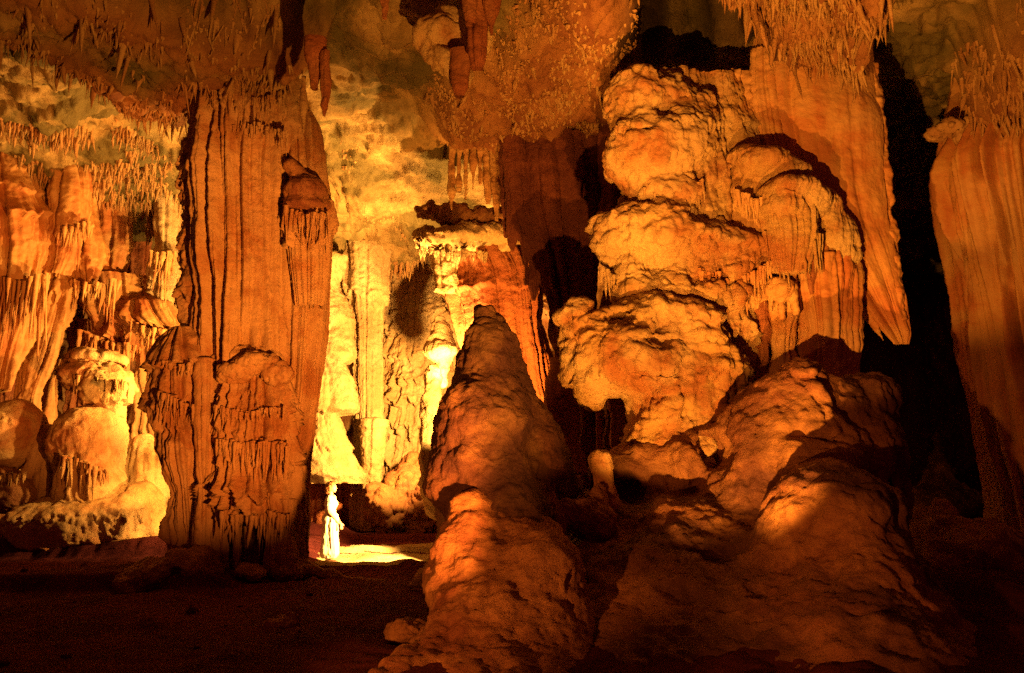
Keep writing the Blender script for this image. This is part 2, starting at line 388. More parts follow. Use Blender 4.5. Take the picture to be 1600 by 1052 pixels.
# ------------------------------------------------------------------ materials
def rock(name, base, alt, dark, scale=1.0, streak=0.5, bump=0.55, rough=0.62, patch=None, patch_amt=0.0, speck=0.35, patch_scale=0.5, crust=False):
    m = bpy.data.materials.new(name); m.use_nodes = True
    nt = m.node_tree; N = nt.nodes; L = nt.links
    b = N['Principled BSDF']; b.inputs['Roughness'].default_value = rough
    b.inputs['Specular IOR Level'].default_value = 0.35
    geo = N.new('ShaderNodeNewGeometry'); pos = geo.outputs['Position']
    def mapn(sx, sy, sz, off=0):
        n = N.new('ShaderNodeMapping'); n.inputs['Scale'].default_value = (sx, sy, sz); n.inputs['Location'].default_value = (off, off * .7, off * .3)
        L.new(pos, n.inputs[0]); return n.outputs[0]
    def noi(vec, sc, det=6, ro=0.6, dist=0.0):
        n = N.new('ShaderNodeTexNoise'); n.inputs['Scale'].default_value = sc; n.inputs['Detail'].default_value = det
        n.inputs['Roughness'].default_value = ro; n.inputs['Distortion'].default_value = dist; L.new(vec, n.inputs['Vector']); return n.outputs[0]
    def ramp(v, a, c):
        n = N.new('ShaderNodeMapRange'); n.inputs['From Min'].default_value = a; n.inputs['From Max'].default_value = c; L.new(v, n.inputs['Value']); return n.outputs[0]
    def mix(f, c1, c2, mode='MIX'):
        n = N.new('ShaderNodeMix'); n.data_type = 'RGBA'; n.blend_type = mode
        if isinstance(f, float): n.inputs[0].default_value = f
        else: L.new(f, n.inputs[0])
        for s, c in ((6, c1), (7, c2)):
            if isinstance(c, tuple): n.inputs[s].default_value = c + (1,)
            else: L.new(c, n.inputs[s])
        return n.outputs[2]
    def mul(v, k):
        n = N.new('ShaderNodeMath'); n.operation = 'MULTIPLY'; L.new(v, n.inputs[0])
        if isinstance(k, float): n.inputs[1].default_value = k
        else: L.new(k, n.inputs[1])
        return n.outputs[0]
    p1 = mapn(scale, scale, scale); ps = mapn(2.6 * scale, 2.6 * scale, 0.13 * scale, 3)
    c = mix(ramp(noi(p1, 0.9, 6, 0.65, 0.6), 0.42, 0.58), base, alt)
    st = ramp(noi(ps, 1.0, 5, 0.6, 0.2), 0.46, 0.70)
    c = mix(mul(st, float(streak)), c, dark)
    if patch:
        pn = ramp(noi(mapn(1, 1, 1, 11), patch_scale, 7, 0.62, 0.8), 0.50 - 0.1 * patch_amt, 0.56)
        c = mix(mul(pn, float(min(1, patch_amt))), c, patch)
    if crust:
        at = N.new('ShaderNodeAttribute'); at.attribute_name = 'crust'; at.attribute_type = 'GEOMETRY'
        c = mix(at.outputs['Fac'], c, mix(ramp(noi(p1, 1.3, 6, .65, .5), .40, .60), (0.46, 0.21, 0.075), (0.27, 0.10, 0.04)))
        at2 = N.new('ShaderNodeAttribute'); at2.attribute_name = 'hole_shade'; at2.attribute_type = 'GEOMETRY'
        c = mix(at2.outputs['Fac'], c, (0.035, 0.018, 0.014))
    sp = ramp(noi(p1, 26, 4, 0.7), 0.52, 0.75)
    c = mix(mul(sp, float(speck)), c, dark)
    L.new(c, b.inputs['Base Color'])
    b1 = N.new('ShaderNodeBump'); b1.inputs['Strength'].default_value = bump; b1.inputs['Distance'].default_value = 0.14
    b2 = N.new('ShaderNodeBump'); b2.inputs['Strength'].default_value = bump * 1.3; b2.inputs['Distance'].default_value = 0.03
    L.new(noi(p1, 5, 9, 0.72, 0.3), b1.inputs['Height']); L.new(noi(p1, 30, 6, 0.75), b2.inputs['Height'])
    L.new(b1.outputs[0], b2.inputs['Normal']); L.new(b2.outputs[0], b.inputs['Normal'])
    return m
M = {}
M['tan'] = rock('tan_limestone', (0.66, 0.40, 0.16), (0.50, 0.23, 0.08), (0.24, 0.08, 0.03), streak=0.4, patch=(0.74, 0.50, 0.24), patch_amt=0.55, patch_scale=1.1)
M['ochre'] = rock('ochre_flowstone', (0.66, 0.40, 0.14), (0.50, 0.20, 0.065), (0.24, 0.07, 0.03), streak=0.35, bump=0.6, patch=(0.78, 0.56, 0.26), patch_amt=0.7, patch_scale=0.6)
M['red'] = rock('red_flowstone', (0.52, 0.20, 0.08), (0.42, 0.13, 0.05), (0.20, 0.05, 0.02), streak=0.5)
M['orange'] = rock('orange_flowstone', (0.68, 0.36, 0.12), (0.56, 0.22, 0.07), (0.44, 0.10, 0.03), streak=0.75, patch=(0.74, 0.46, 0.19), patch_amt=0.6, patch_scale=0.45, bump=0.3, speck=0.15)
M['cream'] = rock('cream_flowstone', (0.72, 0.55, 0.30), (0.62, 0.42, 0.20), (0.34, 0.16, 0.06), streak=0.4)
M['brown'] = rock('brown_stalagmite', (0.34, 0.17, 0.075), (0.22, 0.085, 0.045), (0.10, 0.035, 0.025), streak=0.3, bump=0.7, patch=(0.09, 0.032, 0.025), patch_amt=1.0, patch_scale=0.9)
M['base'] = rock('brown_base_stone', (0.52, 0.26, 0.10), (0.30, 0.11, 0.05), (0.13, 0.04, 0.03), streak=0.35, bump=0.6)
M['mass'] = rock('shade_patched_base_stone', (0.50, 0.24, 0.09), (0.30, 0.11, 0.05), (0.13, 0.04, 0.03), streak=0.35, bump=0.6, patch=(0.10, 0.035, 0.027), patch_amt=0.9, patch_scale=0.38)  # dark patches put the valley's shade into the stone colour
M['dark'] = rock('dark_shade_stone', (0.15, 0.052, 0.034), (0.10, 0.034, 0.028), (0.04, 0.015, 0.015), streak=0.35, bump=0.7)  # base stone darkened to stand for valley shade; not assigned
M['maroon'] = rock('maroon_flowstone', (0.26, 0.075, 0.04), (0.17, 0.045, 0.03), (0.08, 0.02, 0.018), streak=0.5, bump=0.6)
M['floor'] = rock('cave_earth', (0.15, 0.036, 0.042), (0.09, 0.022, 0.028), (0.03, 0.011, 0.013), streak=0.0, bump=0.6)
M['ceil'] = rock('cave_ceiling_rock', (0.66, 0.46, 0.19), (0.42, 0.27, 0.10), (0.20, 0.10, 0.04), streak=0.0, bump=0.6, patch=(0.17, 0.135, 0.045), patch_amt=1.0, patch_scale=0.5, speck=0.3, crust=True)
M['straw'] = rock('crystal_crust', (0.60, 0.37, 0.15), (0.48, 0.24, 0.09), (0.25, 0.10, 0.04), streak=0.0, bump=0.5)
M['wall'] = rock('cave_wall_rock', (0.50, 0.30, 0.12), (0.36, 0.17, 0.07), (0.16, 0.06, 0.03), streak=0.5, bump=0.5)
M['floor'].node_tree.nodes['Principled BSDF'].inputs['Specular IOR Level'].default_value = 0.05
M['floor'].node_tree.nodes['Principled BSDF'].inputs['Roughness'].default_value = 0.95
def plain(name, col, rough=0.7):
    m = bpy.data.materials.new(name); m.use_nodes = True; nt = m.node_tree; b = nt.nodes['Principled BSDF']
    n = nt.nodes.new('ShaderNodeTexNoise'); n.inputs['Scale'].default_value = 30
    r_ = nt.nodes.new('ShaderNodeMix'); r_.data_type = 'RGBA'; r_.inputs[6].default_value = tuple(c * 0.85 for c in col) + (1,); r_.inputs[7].default_value = tuple(col) + (1,)
    nt.links.new(n.outputs[0], r_.inputs[0]); nt.links.new(r_.outputs[2], b.inputs['Base Color']); b.inputs['Roughness'].default_value = rough
    return m

# ------------------------------------------------------------------ ceiling
def inpoly(x, y, poly):
    c = np.zeros(x.shape, bool); n = len(poly)
    for i in range(n):
        x1, y1 = poly[i]; x2, y2 = poly[(i + 1) % n]
        t = ((y1 > y) != (y2 > y)) & (x < (x2 - x1) * (y - y1) / (y2 - y1 + 1e-12) + x1)
        c ^= t
    return c
def sdpoly(x, y, poly):
    d = np.full(x.shape, 1e9); n = len(poly)
    for i in range(n):
        a = np.array(poly[i]); b = np.array(poly[(i + 1) % n]); e = b - a
        t = np.clip(((x - a[0]) * e[0] + (y - a[1]) * e[1]) / (e @ e + 1e-9), 0, 1)
        d = np.minimum(d, np.hypot(x - a[0] - t * e[0], y - a[1] - t * e[1]))
    return np.where(inpoly(x, y, poly), -d, d)
def plan(pp, h): return [tuple(Ph(a, b, h)[:2]) for a, b in pp]
BROWS = [  # (plan polygon, level, edge width, texture)
    (plan([(-400, -60), (-400, 60), (0, 84), (60, 92), (130, 150), (200, 190), (300, 216), (325, 150), (460, 142), (492, 118), (400, 92), (300, 72), (200, 40), (100, 10), (-100, -60)], 8.9), 8.9, 0.6),
    (plan([(690, 180), (675, 235), (700, 252), (790, 262), (860, 245), (955, 250), (1000, 120), (1010, 50), (960, -120), (880, -60), (830, 60), (770, 130)], 8.8), 8.8, 1.1),
    (plan([(1120, 130), (1200, 105), (1300, 112), (1350, 114), (1372, 85), (1400, 45), (1430, -90), (1100, -90), (1150, 60)], 8.4), 8.4, 0.5),
    (plan([(1500, 205), (1560, 150), (1620, 105), (1900, -40), (1900, 150), (1600, 200)], 8.3), 8.3, 0.5),
]
HOLE = plan([(1000, 20), (1015, 110), (1090, 130), (1170, 80), (1185, 0), (1150, -60), (1020, -60)], 9.4)
def brow_mask(x, y, i):
    poly, h, ew = BROWS[i]
    wob = 0.45 * noise(x * 1.1, y * 1.1, 2.2, 50 + i) + 0.2 * noise(x * 3.1, y * 3.1, 5.2, 60 + i)
    return sst(ew * 0.5, -ew * 0.5, sdpoly(x, y, poly) + wob)
def zceil(x, y):
    b = 9.75 - 1.7 * sst(16, 24, y) - 2.6 * sst(24.0, 28, y) * sst(4, 1, x) + 0.25 * sst(3, 9, x)
    b = b + 0.38 * fbm(x * 0.22, y * 0.22, 0.5, 70, 3)
    t = fbm(x * 0.35 + 3, y * 0.5, 1.5, 71, 5) * 4
    fr = t - np.floor(t)
    t2 = fbm(x * 0.8 + 8, y * 1.1, 4.5, 75, 5) * 4; f2 = t2 - np.floor(t2)
    b = b + 0.20 * (np.floor(t) + sst(0.0, 0.18, fr)) + 0.07 * (np.floor(t2) + sst(0, 0.15, f2))         # flaking plates
    b = b + 0.10 * billow(x * 0.6 + 0.3 * y, y * 2.4, 0.3, 72, 3)
    b = b + 0.06 * fbm(x * 3.5, y * 3.5, 0.1, 73, 4, 0.65)
    for i, (poly, h, ew) in enumerate(BROWS):
        m = brow_mask(x, y, i)
        tex = h + 0.15 + (0.28 if i == 0 else 0.5) * fbm(x * 0.8, y * 0.8, 9.1, 80 + i, 4) - 0.22 * billow(x * 3.5, y * 3.5, 0, 90 + i, 3)
        b = b * (1 - m) + np.minimum(b, tex) * m
    m = sst(0.25, -0.25, sdpoly(x, y, HOLE) + 0.3 * noise(x * 1.5, y * 1.5, 0, 95))
    b = b + 4.0 * m
    return b
def grid_sheet(name, xs, ys, zf, mat, flip=False):
    X, Y = np.meshgrid(xs, ys); Z = zf(X, Y)
    V = np.stack([X, Y, Z], -1).reshape(-1, 3); nx = len(xs); ny = len(ys)
    i = np.arange(ny - 1)[:, None]; j = np.arange(nx - 1)[None, :]
    F = np.stack([i * nx + j, i * nx + j + 1, (i + 1) * nx + j + 1, (i + 1) * nx + j], -1).reshape(-1, 4)
    if flip: F = F[:, ::-1]
    return mkmesh(name, V, F, mat)
xs = np.concatenate([np.arange(-26, -14, 0.15), np.arange(-14, 12, 0.05), np.arange(12, 24, 0.12)])
ys = np.concatenate([np.arange(-3, 8, 0.25), np.arange(8, 20, 0.045), np.arange(20, 32, 0.08)])
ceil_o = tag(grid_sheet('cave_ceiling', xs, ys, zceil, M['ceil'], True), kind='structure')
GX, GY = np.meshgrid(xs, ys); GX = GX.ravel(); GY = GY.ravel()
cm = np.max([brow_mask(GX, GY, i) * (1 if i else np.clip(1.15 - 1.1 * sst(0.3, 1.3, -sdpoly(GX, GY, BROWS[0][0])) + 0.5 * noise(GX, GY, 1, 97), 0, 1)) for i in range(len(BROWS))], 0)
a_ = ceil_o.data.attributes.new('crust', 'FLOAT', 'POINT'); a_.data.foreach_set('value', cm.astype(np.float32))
sm_ = sst(0.6, -0.1, sdpoly(GX, GY, HOLE) + 0.5 * noise(GX * 1.2, GY * 1.2, 0, 96))  # mask that paints the ceiling hole's shade into the rock colour
a_ = ceil_o.data.attributes.new('hole_shade', 'FLOAT', 'POINT'); a_.data.foreach_set('value', sm_.astype(np.float32))

# straws and crystal popcorn crusting the lowered parts of the ceiling: nobody could count them
def crust(poly_i, n, lmin, lmax, r, seed, thr=-0.25):
    rng = np.random.RandomState(seed)
    poly, h, ew = BROWS[poly_i]; a = np.array(poly); lo = np.maximum(a.min(0), [-14, 7.5]); hi = np.minimum(a.max(0), [14, 22])
    x = lo[0] + (hi[0] - lo[0]) * rng.rand(n); y = lo[1] + (hi[1] - lo[1]) * rng.rand(n)
    m = brow_mask(x, y, poly_i); k = (m > 0.12) & (noise(x * 0.9, y * 0.9, 1.0, seed) + 0.5 * noise(x * 2.3, y * 2.3, 1.0, seed + 4) > thr + 0.3 * (rng.rand(n) - .5)); x, y = x[k], y[k]
    if poly_i == 0:
        k = (-sdpoly(x, y, poly) + 0.5 * noise(x * .9, y * .9, 3, seed) < 0.75) | (rng.rand(len(x)) < 0.10); x, y = x[k], y[k]
    z = zceil(x, y) + 0.04
    L = lmin + (lmax - lmin) * rng.rand(len(x)) ** 3 * (0.5 + 0.8 * np.clip(noise(x * 0.8, y * 0.8, 4.0, seed + 1) + 0.5, 0, 1.3))
    L = L * (1 + (0.9 if poly_i != 1 else 0.3) * np.exp(-np.abs(sdpoly(x, y, poly)) / 0.35))
    return cones_mesh(np.stack([x, y, z], -1), L, r * (0.6 + 0.8 * rng.rand(len(x))), seed, 5, 4, 0.18)
def merge(parts):
    V = []; F = []; o = 0
    for v, f in parts: V.append(v); F.append(f + o); o += len(v)
    return np.vstack(V), np.vstack(F)
def fringe(pp, h, n, lmin, lmax, r, seed, thr=-0.05):
    rng = np.random.RandomState(seed); poly = plan(pp, h); a = np.array(poly); lo = a.min(0); hi = a.max(0)
    x = lo[0] + (hi[0] - lo[0]) * rng.rand(n); y = lo[1] + (hi[1] - lo[1]) * rng.rand(n)
    k = inpoly(x, y, poly) & (noise(x * 0.8, y * 0.8, 1.0, seed) > thr + 0.2 * (rng.rand(n) - .5)); x, y = x[k], y[k]
    L = lmin + (lmax - lmin) * rng.rand(len(x)) ** 2.5
    return cones_mesh(np.stack([x, y, zceil(x, y) + 0.05], -1), L, r * (0.6 + 0.8 * rng.rand(len(x))), seed, 5, 4, 0.12)
FR = [fringe([(470, 420), (470, 470), (730, 470), (730, 420)], 8.0, 5000, 0.08, 0.55, 0.05, 11),
      fringe([(-60, 215), (-60, 290), (120, 300), (300, 350), (300, 300), (150, 240)], 9.0, 6000, 0.08, 0.5, 0.045, 12),
      fringe([(510, 190), (560, 330), (640, 330), (560, 190)], 9.4, 1500, 0.03, 0.12, 0.04, 13, 0.15)]
V, F = merge(FR + [crust(0, 16000, 0.03, 0.30, 0.026, 1, 0.0), crust(1, 15000, 0.02, 0.12, 0.036, 2, -0.1), crust(2, 5000, 0.05, 0.35, 0.032, 3), crust(3, 4500, 0.05, 0.35, 0.04, 4)] + [crust(0, 260, 0.25, 0.75, 0.05, 6), crust(1, 200, 0.12, 0.4, 0.05, 7), crust(2, 160, 0.2, 0.7, 0.06, 8)])
tag(mkmesh('straw_stalactites', V, F, M['straw']), 'dense crust of small pointed straw stalactites along the cave ceiling', 'straw stalactites', kind='stuff')

# ------------------------------------------------------------------ floor
def zfloor(x, y):
    b = 0.10 * fbm(x * 0.35, y * 0.35, 0.2, 200, 4) + 0.07 * fbm(x * 1.3, y * 1.1, 0.3, 201, 5, 0.66) + 0.06 * sst(0.1, 0.5, noise(x * 0.8, y * 0.8, 4, 209))
    b = b + 0.20 * np.exp(-((y - 15.2 - 0.25 * noise(x * 0.8, 1.1, 0, 202)) / 0.35) ** 2) * sst(-6.5, -5, x) * sst(0.5, -0.8, x)
    # step up on the left, with a shadowed lip below the mounds
    b = b + 0.32 * sst(0, 0.35, y - 16.0 + 0.15 * x * 0 + 0.5 * noise(x * 0.5, 2.0, 0, 203)) * sst(-5.2, -6.2, x)
    b = b + 0.22 * sst(0, 0.2, y - 12.9 - 0.3 * noise(x * 0.4, 5.0, 0, 204)) * sst(-3.9, -5.0, x)
    b = b + 0.45 * sst(-0.6, 1.6, x - 0.25 * (y - 8)) * sst(6.3, 10.0, y) * sst(16, 12, y) + 0.12 * sst(0, 1, x) * (billow(x * 0.9, y * 0.6, 0, 207, 3) - .4)
    # low terraces behind the visitor
    st = y - 18.9 - 0.3 * noise(x * 0.7, 3.0, 0, 205)
    b = b + (0.16 * sst(0, 0.12, st) + 0.2 * sst(0, 0.15, st - 2.0)) * sst(-6.2, -5.2, x) * sst(2, 1, x)
    return b
xs = np.concatenate([np.arange(-26, -13, 0.25), np.arange(-13, 9, 0.05), np.arange(9, 24, 0.2)])
ys = np.concatenate([np.arange(-3, 6, 0.3), np.arange(6, 21, 0.05), np.arange(21, 32, 0.12)])
tag(grid_sheet('cave_floor', xs, ys, zfloor, M['floor']), kind='structure')

rng = np.random.RandomState(77); n = 260
gx = -9 + 15 * rng.rand(n); gy = 7.2 + 11 * rng.rand(n); kk = noise(gx * 0.7, gy * 0.7, 2.0, 210) > -0.05; gx, gy = gx[kk], gy[kk]; n = len(gx)
ico = np.array([(0, 0, 1), (.894, 0, .447), (.276, .851, .447), (-.724, .526, .447), (-.724, -.526, .447), (.276, -.851, .447), (.724, .526, -.447), (-.276, .851, -.447), (-.894, 0, -.447), (-.276, -.851, -.447), (.724, -.526, -.447), (0, 0, -1)])
icf = np.array([(0, 1, 2), (0, 2, 3), (0, 3, 4), (0, 4, 5), (0, 5, 1), (1, 6, 2), (2, 7, 3), (3, 8, 4), (4, 9, 5), (5, 10, 1), (6, 7, 2), (7, 8, 3), (8, 9, 4), (9, 10, 5), (10, 6, 1), (11, 7, 6), (11, 8, 7), (11, 9, 8), (11, 10, 9), (11, 6, 10)])
sz = 0.015 + 0.075 * rng.rand(n) ** 4
Vp = ico[None] * (1 + 0.25 * rng.randn(n, 12, 1)) * sz[:, None, None] * (0.6 + 0.8 * rng.rand(n, 1, 3)); Vp[..., 2] *= 0.6
Vp = Vp + np.stack([gx, gy, zfloor(gx, gy) + 0.2 * sz], -1)[:, None]
tag(mkmesh('rubble', Vp.reshape(-1, 3), (icf[None] + 12 * np.arange(n)[:, None, None]).reshape(-1, 3), M['floor'], smooth=False), 'small loose stones scattered over the dark cave floor', 'rubble', kind='stuff')
M['sand'] = rock('pale_lit_sand', (0.72, 0.60, 0.40), (0.62, 0.48, 0.28), (0.40, 0.25, 0.12), streak=0.0, bump=0.5)  # pale sand; the lit floor patch's brightness is partly set in its colour
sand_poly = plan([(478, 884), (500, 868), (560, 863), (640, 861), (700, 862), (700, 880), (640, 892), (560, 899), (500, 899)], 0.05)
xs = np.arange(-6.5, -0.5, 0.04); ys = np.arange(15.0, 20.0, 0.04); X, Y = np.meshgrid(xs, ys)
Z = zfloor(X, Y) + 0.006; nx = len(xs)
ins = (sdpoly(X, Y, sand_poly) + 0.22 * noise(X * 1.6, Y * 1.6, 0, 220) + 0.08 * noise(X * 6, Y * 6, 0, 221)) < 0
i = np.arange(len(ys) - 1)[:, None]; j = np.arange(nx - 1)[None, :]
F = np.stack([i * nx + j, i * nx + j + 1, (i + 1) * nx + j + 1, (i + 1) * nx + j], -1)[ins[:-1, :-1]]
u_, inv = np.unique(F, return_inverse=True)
tag(mkmesh('lit_sand_patch', np.stack([X, Y, Z], -1).reshape(-1, 3)[u_], inv.reshape(-1, 4), M['sand']), kind='structure')

# ------------------------------------------------------------------ rear walls
def wallsweep(name, path, z0, z1, mat, du=0.05, dz=0.06, flute=(0.15, 1.6, 0.10), lump=(0.5, 0.3), rough=0.05, auto=0, seed=0, lean=0.0):
    p = np.array(path, float); seg = np.hypot(*np.diff(p, axis=0).T); s = np.r_[0, np.cumsum(seg)]
    u = np.arange(0, s[-1], du); x = np.interp(u, s, p[:, 0]); y = np.interp(u, s, p[:, 1])
    k = int(0.8 / du); ker = np.ones(2 * k + 1) / (2 * k + 1)
    x = np.convolve(np.pad(x, k, mode='edge'), ker, 'valid'); y = np.convolve(np.pad(y, k, mode='edge'), ker, 'valid')
    tx = np.gradient(x); ty = np.gradient(y); l = np.hypot(tx, ty); nx = ty / l; ny = -tx / l   # inwards for a left-to-right path seen from the camera
    z = np.arange(z0, z1, dz); X, Z = np.meshgrid(x, z); Y, _ = np.meshgrid(y, z); NX = nx[None, :]; NY = ny[None, :]
    wp = 0.12 * noise(X, Y, Z, seed + 4)
    d = lump[0] * 2 * fbm(X * lump[1], Y * lump[1], Z * lump[1], seed, 3)
    d = d + flute[0] * 2 * (billow((X + wp) * flute[1], (Y + wp) * flute[1], Z * flute[2], seed + 2, 3) - 0.4)
    d = d + rough * 2 * fbm(X * 3, Y * 3, Z * 3, seed + 3, 4, 0.6) + lean * (Z - z0)
    rng = np.random.RandomState(seed)
    for i in range(auto):
        d = d + skirt_disp(Z, X, Y, (z0 + (z1 - z0) * rng.rand(), 0.12 + 0.2 * rng.rand(), 0.4 + 0.9 * rng.rand(), 0.4 + 0.9 * rng.rand(), 1.5 + 2 * rng.rand()), seed + 50 + i)
    V = np.stack([X + NX * d, Y + NY * d, Z], -1).reshape(-1, 3); n = len(x); m = len(z)
    i = np.arange(m - 1)[:, None]; j = np.arange(n - 1)[None, :]
    F = np.stack([i * n + j, i * n + j + 1, (i + 1) * n + j + 1, (i + 1) * n + j], -1).reshape(-1, 4)
    return mkmesh(name, V, F, mat)
tag(wallsweep('cave_wall', [(-22, 6), (-19, 15), (-14.5, 21.8), (-10, 23.0), (-7.0, 25.2), (-6.2, 27.3), (-2.2, 27.2), (-0.6, 25), (0.4, 21.5), (4, 19.5), (6.5, 21), (9, 29.5), (16, 30.5), (20, 24), (23, 12), (23, 4)],
              -0.4, 10.4, M['wall'], auto=14, seed=300), kind='structure')

# ------------------------------------------------------------------ great fluted column on the left
D = 14.5
root = thing('limestone_column', P(380, 895, D), 'massive fluted floor-to-ceiling column left of the visitor', 'column')
shaft = sweep('shaft', [(120, 330, 452), (170, 312, 452), (300, 303, 448), (500, 307, 442), (700, 310, 440), (760, 314, 440), (800, 322, 434, D + .45), (905, 326, 436, D + .5)], D, M['tan'], 0.75,
              dz=0.022, res=0.02, flute=(0.04, 5, 0.07), lump=(0.05, 1.0), rough=0.016, groove=(0.16, 1.6), ribs=(0.20, 0.25),
              skirts=[(150, 0.10, 0.5, 0.5, 4), (185, 0.08, 0.4, 0.3, 5), (215, 0.06, 0.35, 0.3, 5), (265, 0.04, 0.3, 0.3, 5)], seed=5)
ribs = sweep('ribbed_flank', [(165, 440, 468), (200, 440, 488), (270, 440, 500), (330, 438, 514), (450, 434, 508), (600, 436, 496), (720, 436, 480), (880, 435, 470)], D + 0.3, M['tan'], 1.0,
             dz=0.025, res=0.02, flute=(0.03, 6, 0.05), lump=(0.03, 1.0), rough=0.012, groove=(0.2, 2.0), ribs=(0.17, 0.19), seed=9)
can = blob('flowstone_canopy', [C((452, 258, D - .35), 11, (504, 322, D - .2), 14), E(478, 305, D - .2, 34, 28, 0.5), E(480, 326, D - .25, 36, 12, 0.45)], M['base'], h=0.025, k=0.12,
           flute=(0.03, 5, 0.3), lump=(0.03, 2), rough=(0.018, 7), seed=12)
cs = sweep('canopy_drips', [(316, 446, 516), (345, 446, 516), (400, 450, 512), (480, 462, 502)], D - .12, M['tan'], 0.8, dz=0.02, res=0.02, flute=(0.03, 4.5, 0.06), lump=(0.02, 1), rough=0.01, groove=(.14, 2.5), ribs=(.12, .10),
           skirts=[(352, 0.14, 0.65, 0.5, 5)], seed=14)
strip = sweep('knobbly_edge', [(222, 292, 316), (300, 287, 316), (400, 288, 316), (520, 284, 318)], D + .1, M['tan'], 1.0, dz=0.02, res=0.018, flute=(0.03, 5, 0.6), lump=(0.07, 2.5), rough=0.03, auto=8, seed=16)
bt = sweep('side_buttress', [(512, 268, 296), (530, 250, 308), (560, 246, 312), (600, 247, 306), (640, 246, 312), (700, 250, 318), (780, 266, 314), (870, 270, 318)], D - .3, M['tan'], 0.8,
           dz=0.022, res=0.02, flute=(0.05, 4, 0.15), lump=(0.12, 1.6), rough=0.02, groove=(0.25, 1.5), ribs=(.2, .17),
           skirts=[(568, 0.14, 0.25, 0.25, 6), (612, 0.12, 0.4, 0.3, 5), (640, 0.08, 0.5, 0.4, 4)], seed=21)
ap = sweep('flowstone_apron', [(545, 362, 428), (556, 344, 446), (590, 338, 452), (640, 336, 453), (690, 332, 452), (740, 340, 454), (790, 346, 458), (812, 350, 458)], D - .3, M['tan'], 0.55,
           dz=0.02, res=0.018, flute=(0.04, 5, 0.12), lump=(0.07, 1.2), rough=0.018, groove=(0.22, 1.8), ribs=(.15, .14),
           skirts=[(612, 0.10, 0.3, 0.25, 6), (640, 0.12, 0.25, 0.2, 7), (668, 0.12, 0.25, 0.18, 6), (700, 0.16, 0.5, 0.25, 5), (752, 0.22, 0.5, 0.35, 4), (795, 0.25, 0.4, 0.4, 4)], seed=26)
fb = sweep('right_foot', [(728, 440, 474), (760, 438, 472), (820, 438, 472), (870, 440, 472), (895, 440, 474)], D - .2, M['tan'], 0.8, dz=0.022, res=0.02, flute=(0.06, 3.5, 0.1), lump=(0.06, 1.5), rough=0.02, ribs=(.16, .08), seed=28)
bump = blob('flowstone_knob', [E(400, 566, D - .72, 34, 18, .25), E(366, 584, D - .72, 30, 18, .25), E(432, 584, D - .7, 22, 18, .25)], M['tan'], h=.022, k=.08, lump=(.05, 2.5), rough=(.02, 7), ridged=(.03, 4), seed=29)
legs = []
for q, (x0, w0, pt, x1, w1) in enumerate([(322, 15, 560, 318, 13), (352, 8, 770, 350, 7), (372, 7, 760, 370, 4), (428, 13, 770, 428, 12), (452, 11, 780, 452, 12), (338, 6, 700, 336, 8)]):
    legs.append(sweep('rib', [(pt, x0 - w0, x0 + w0), ((pt + 890) / 2, (x0 + x1) / 2 - w1 * .85, (x0 + x1) / 2 + w1 * .85), (895, x1 - w1 * 1.2, x1 + w1 * 1.2)], D - .55, M['tan'], .9, dz=.022, res=.016, flute=(.02, 6, .2), ribs=(.09, .04), lump=(.04, 2), rough=.012, seed=700 + q))
legs.append(drips('drip_fringe', [(338, 690), (380, 700), (420, 694), (450, 702)], D - .8, 70, 12, 62, 3.2, M['tan'], 710, spread=.05))
legs.append(drips('drip_fringe', [(346, 800), (380, 812), (420, 806), (462, 812)], D - .75, 60, 14, 66, 3.6, M['tan'], 711, spread=.07))
legs.append(drips('drip_fringe', [(336, 640), (380, 650), (448, 640)], D - .8, 70, 6, 26, 2.6, M['tan'], 712, spread=.04))
legs.append(drips('drip_fringe', [(252, 566), (275, 578), (300, 570)], D - .75, 26, 10, 34, 3, M['tan'], 713, spread=.05))
legs.append(drips('drip_fringe', [(250, 618), (275, 628), (305, 640)], D - .75, 26, 20, 90, 3, M['tan'], 714, spread=.06))
legs.append(drips('drip_fringe', [(446, 330), (480, 342), (516, 338)], D - .6, 50, 12, 70, 2.8, M['tan'], 715, spread=.05))
legs.append(drips('drip_fringe', [(330, 150), (380, 160), (450, 156)], D - .72, 50, 10, 50, 2.6, M['tan'], 716, spread=.05))
legs.append(drips('drip_fringe', [(345, 205), (400, 200), (450, 212)], D - .75, 40, 8, 40, 2.4, M['tan'], 717, spread=.05))
adopt(root, *legs)
adopt(root, bump, shaft, ribs, can, cs, strip, bt, ap, fb)

tag(blob('boulder', [E(235, 900, 13.4, 42, 26, 0.5), E(300, 885, 13.6, 40, 30, 0.55), E(210, 915, 13.2, 22, 26, 0.4), E(325, 900, 13.5, 25, 20, 0.3)], M['base'], h=0.03, k=0.12, lump=(0.07, 2), rough=(0.03, 5), flute=(0.04, 4, 0.3),
         cuts=[E(275, 898, 13.1, 9, 8, 0.2)], seed=31), 'low lumpy rock at the foot of the great fluted column', 'rock')
tag(blob('boulder', [E(386, 893, 13.4, 17, 12, 0.3), E(402, 896, 13.4, 12, 9, 0.3)], M['base'], h=0.025, k=0.08, lump=(0.03, 3), rough=(0.02, 7), seed=32), 'small rounded stone in the dark hollow under the great column', 'rock')
tag(blob('rock_ridge', [C((462, 880, 14.3), 14, (520, 905, 14.0), 8), C((520, 905, 14.0), 8, (600, 914, 14), 5), E(450, 893, 14.1, 30, 16, 0.4)], M['base'], h=0.03, k=0.15, lump=(0.04, 2), rough=(0.02, 5), seed=33),
    'low dark rim of rock running right from the great column to the bright floor', 'rock ridge')

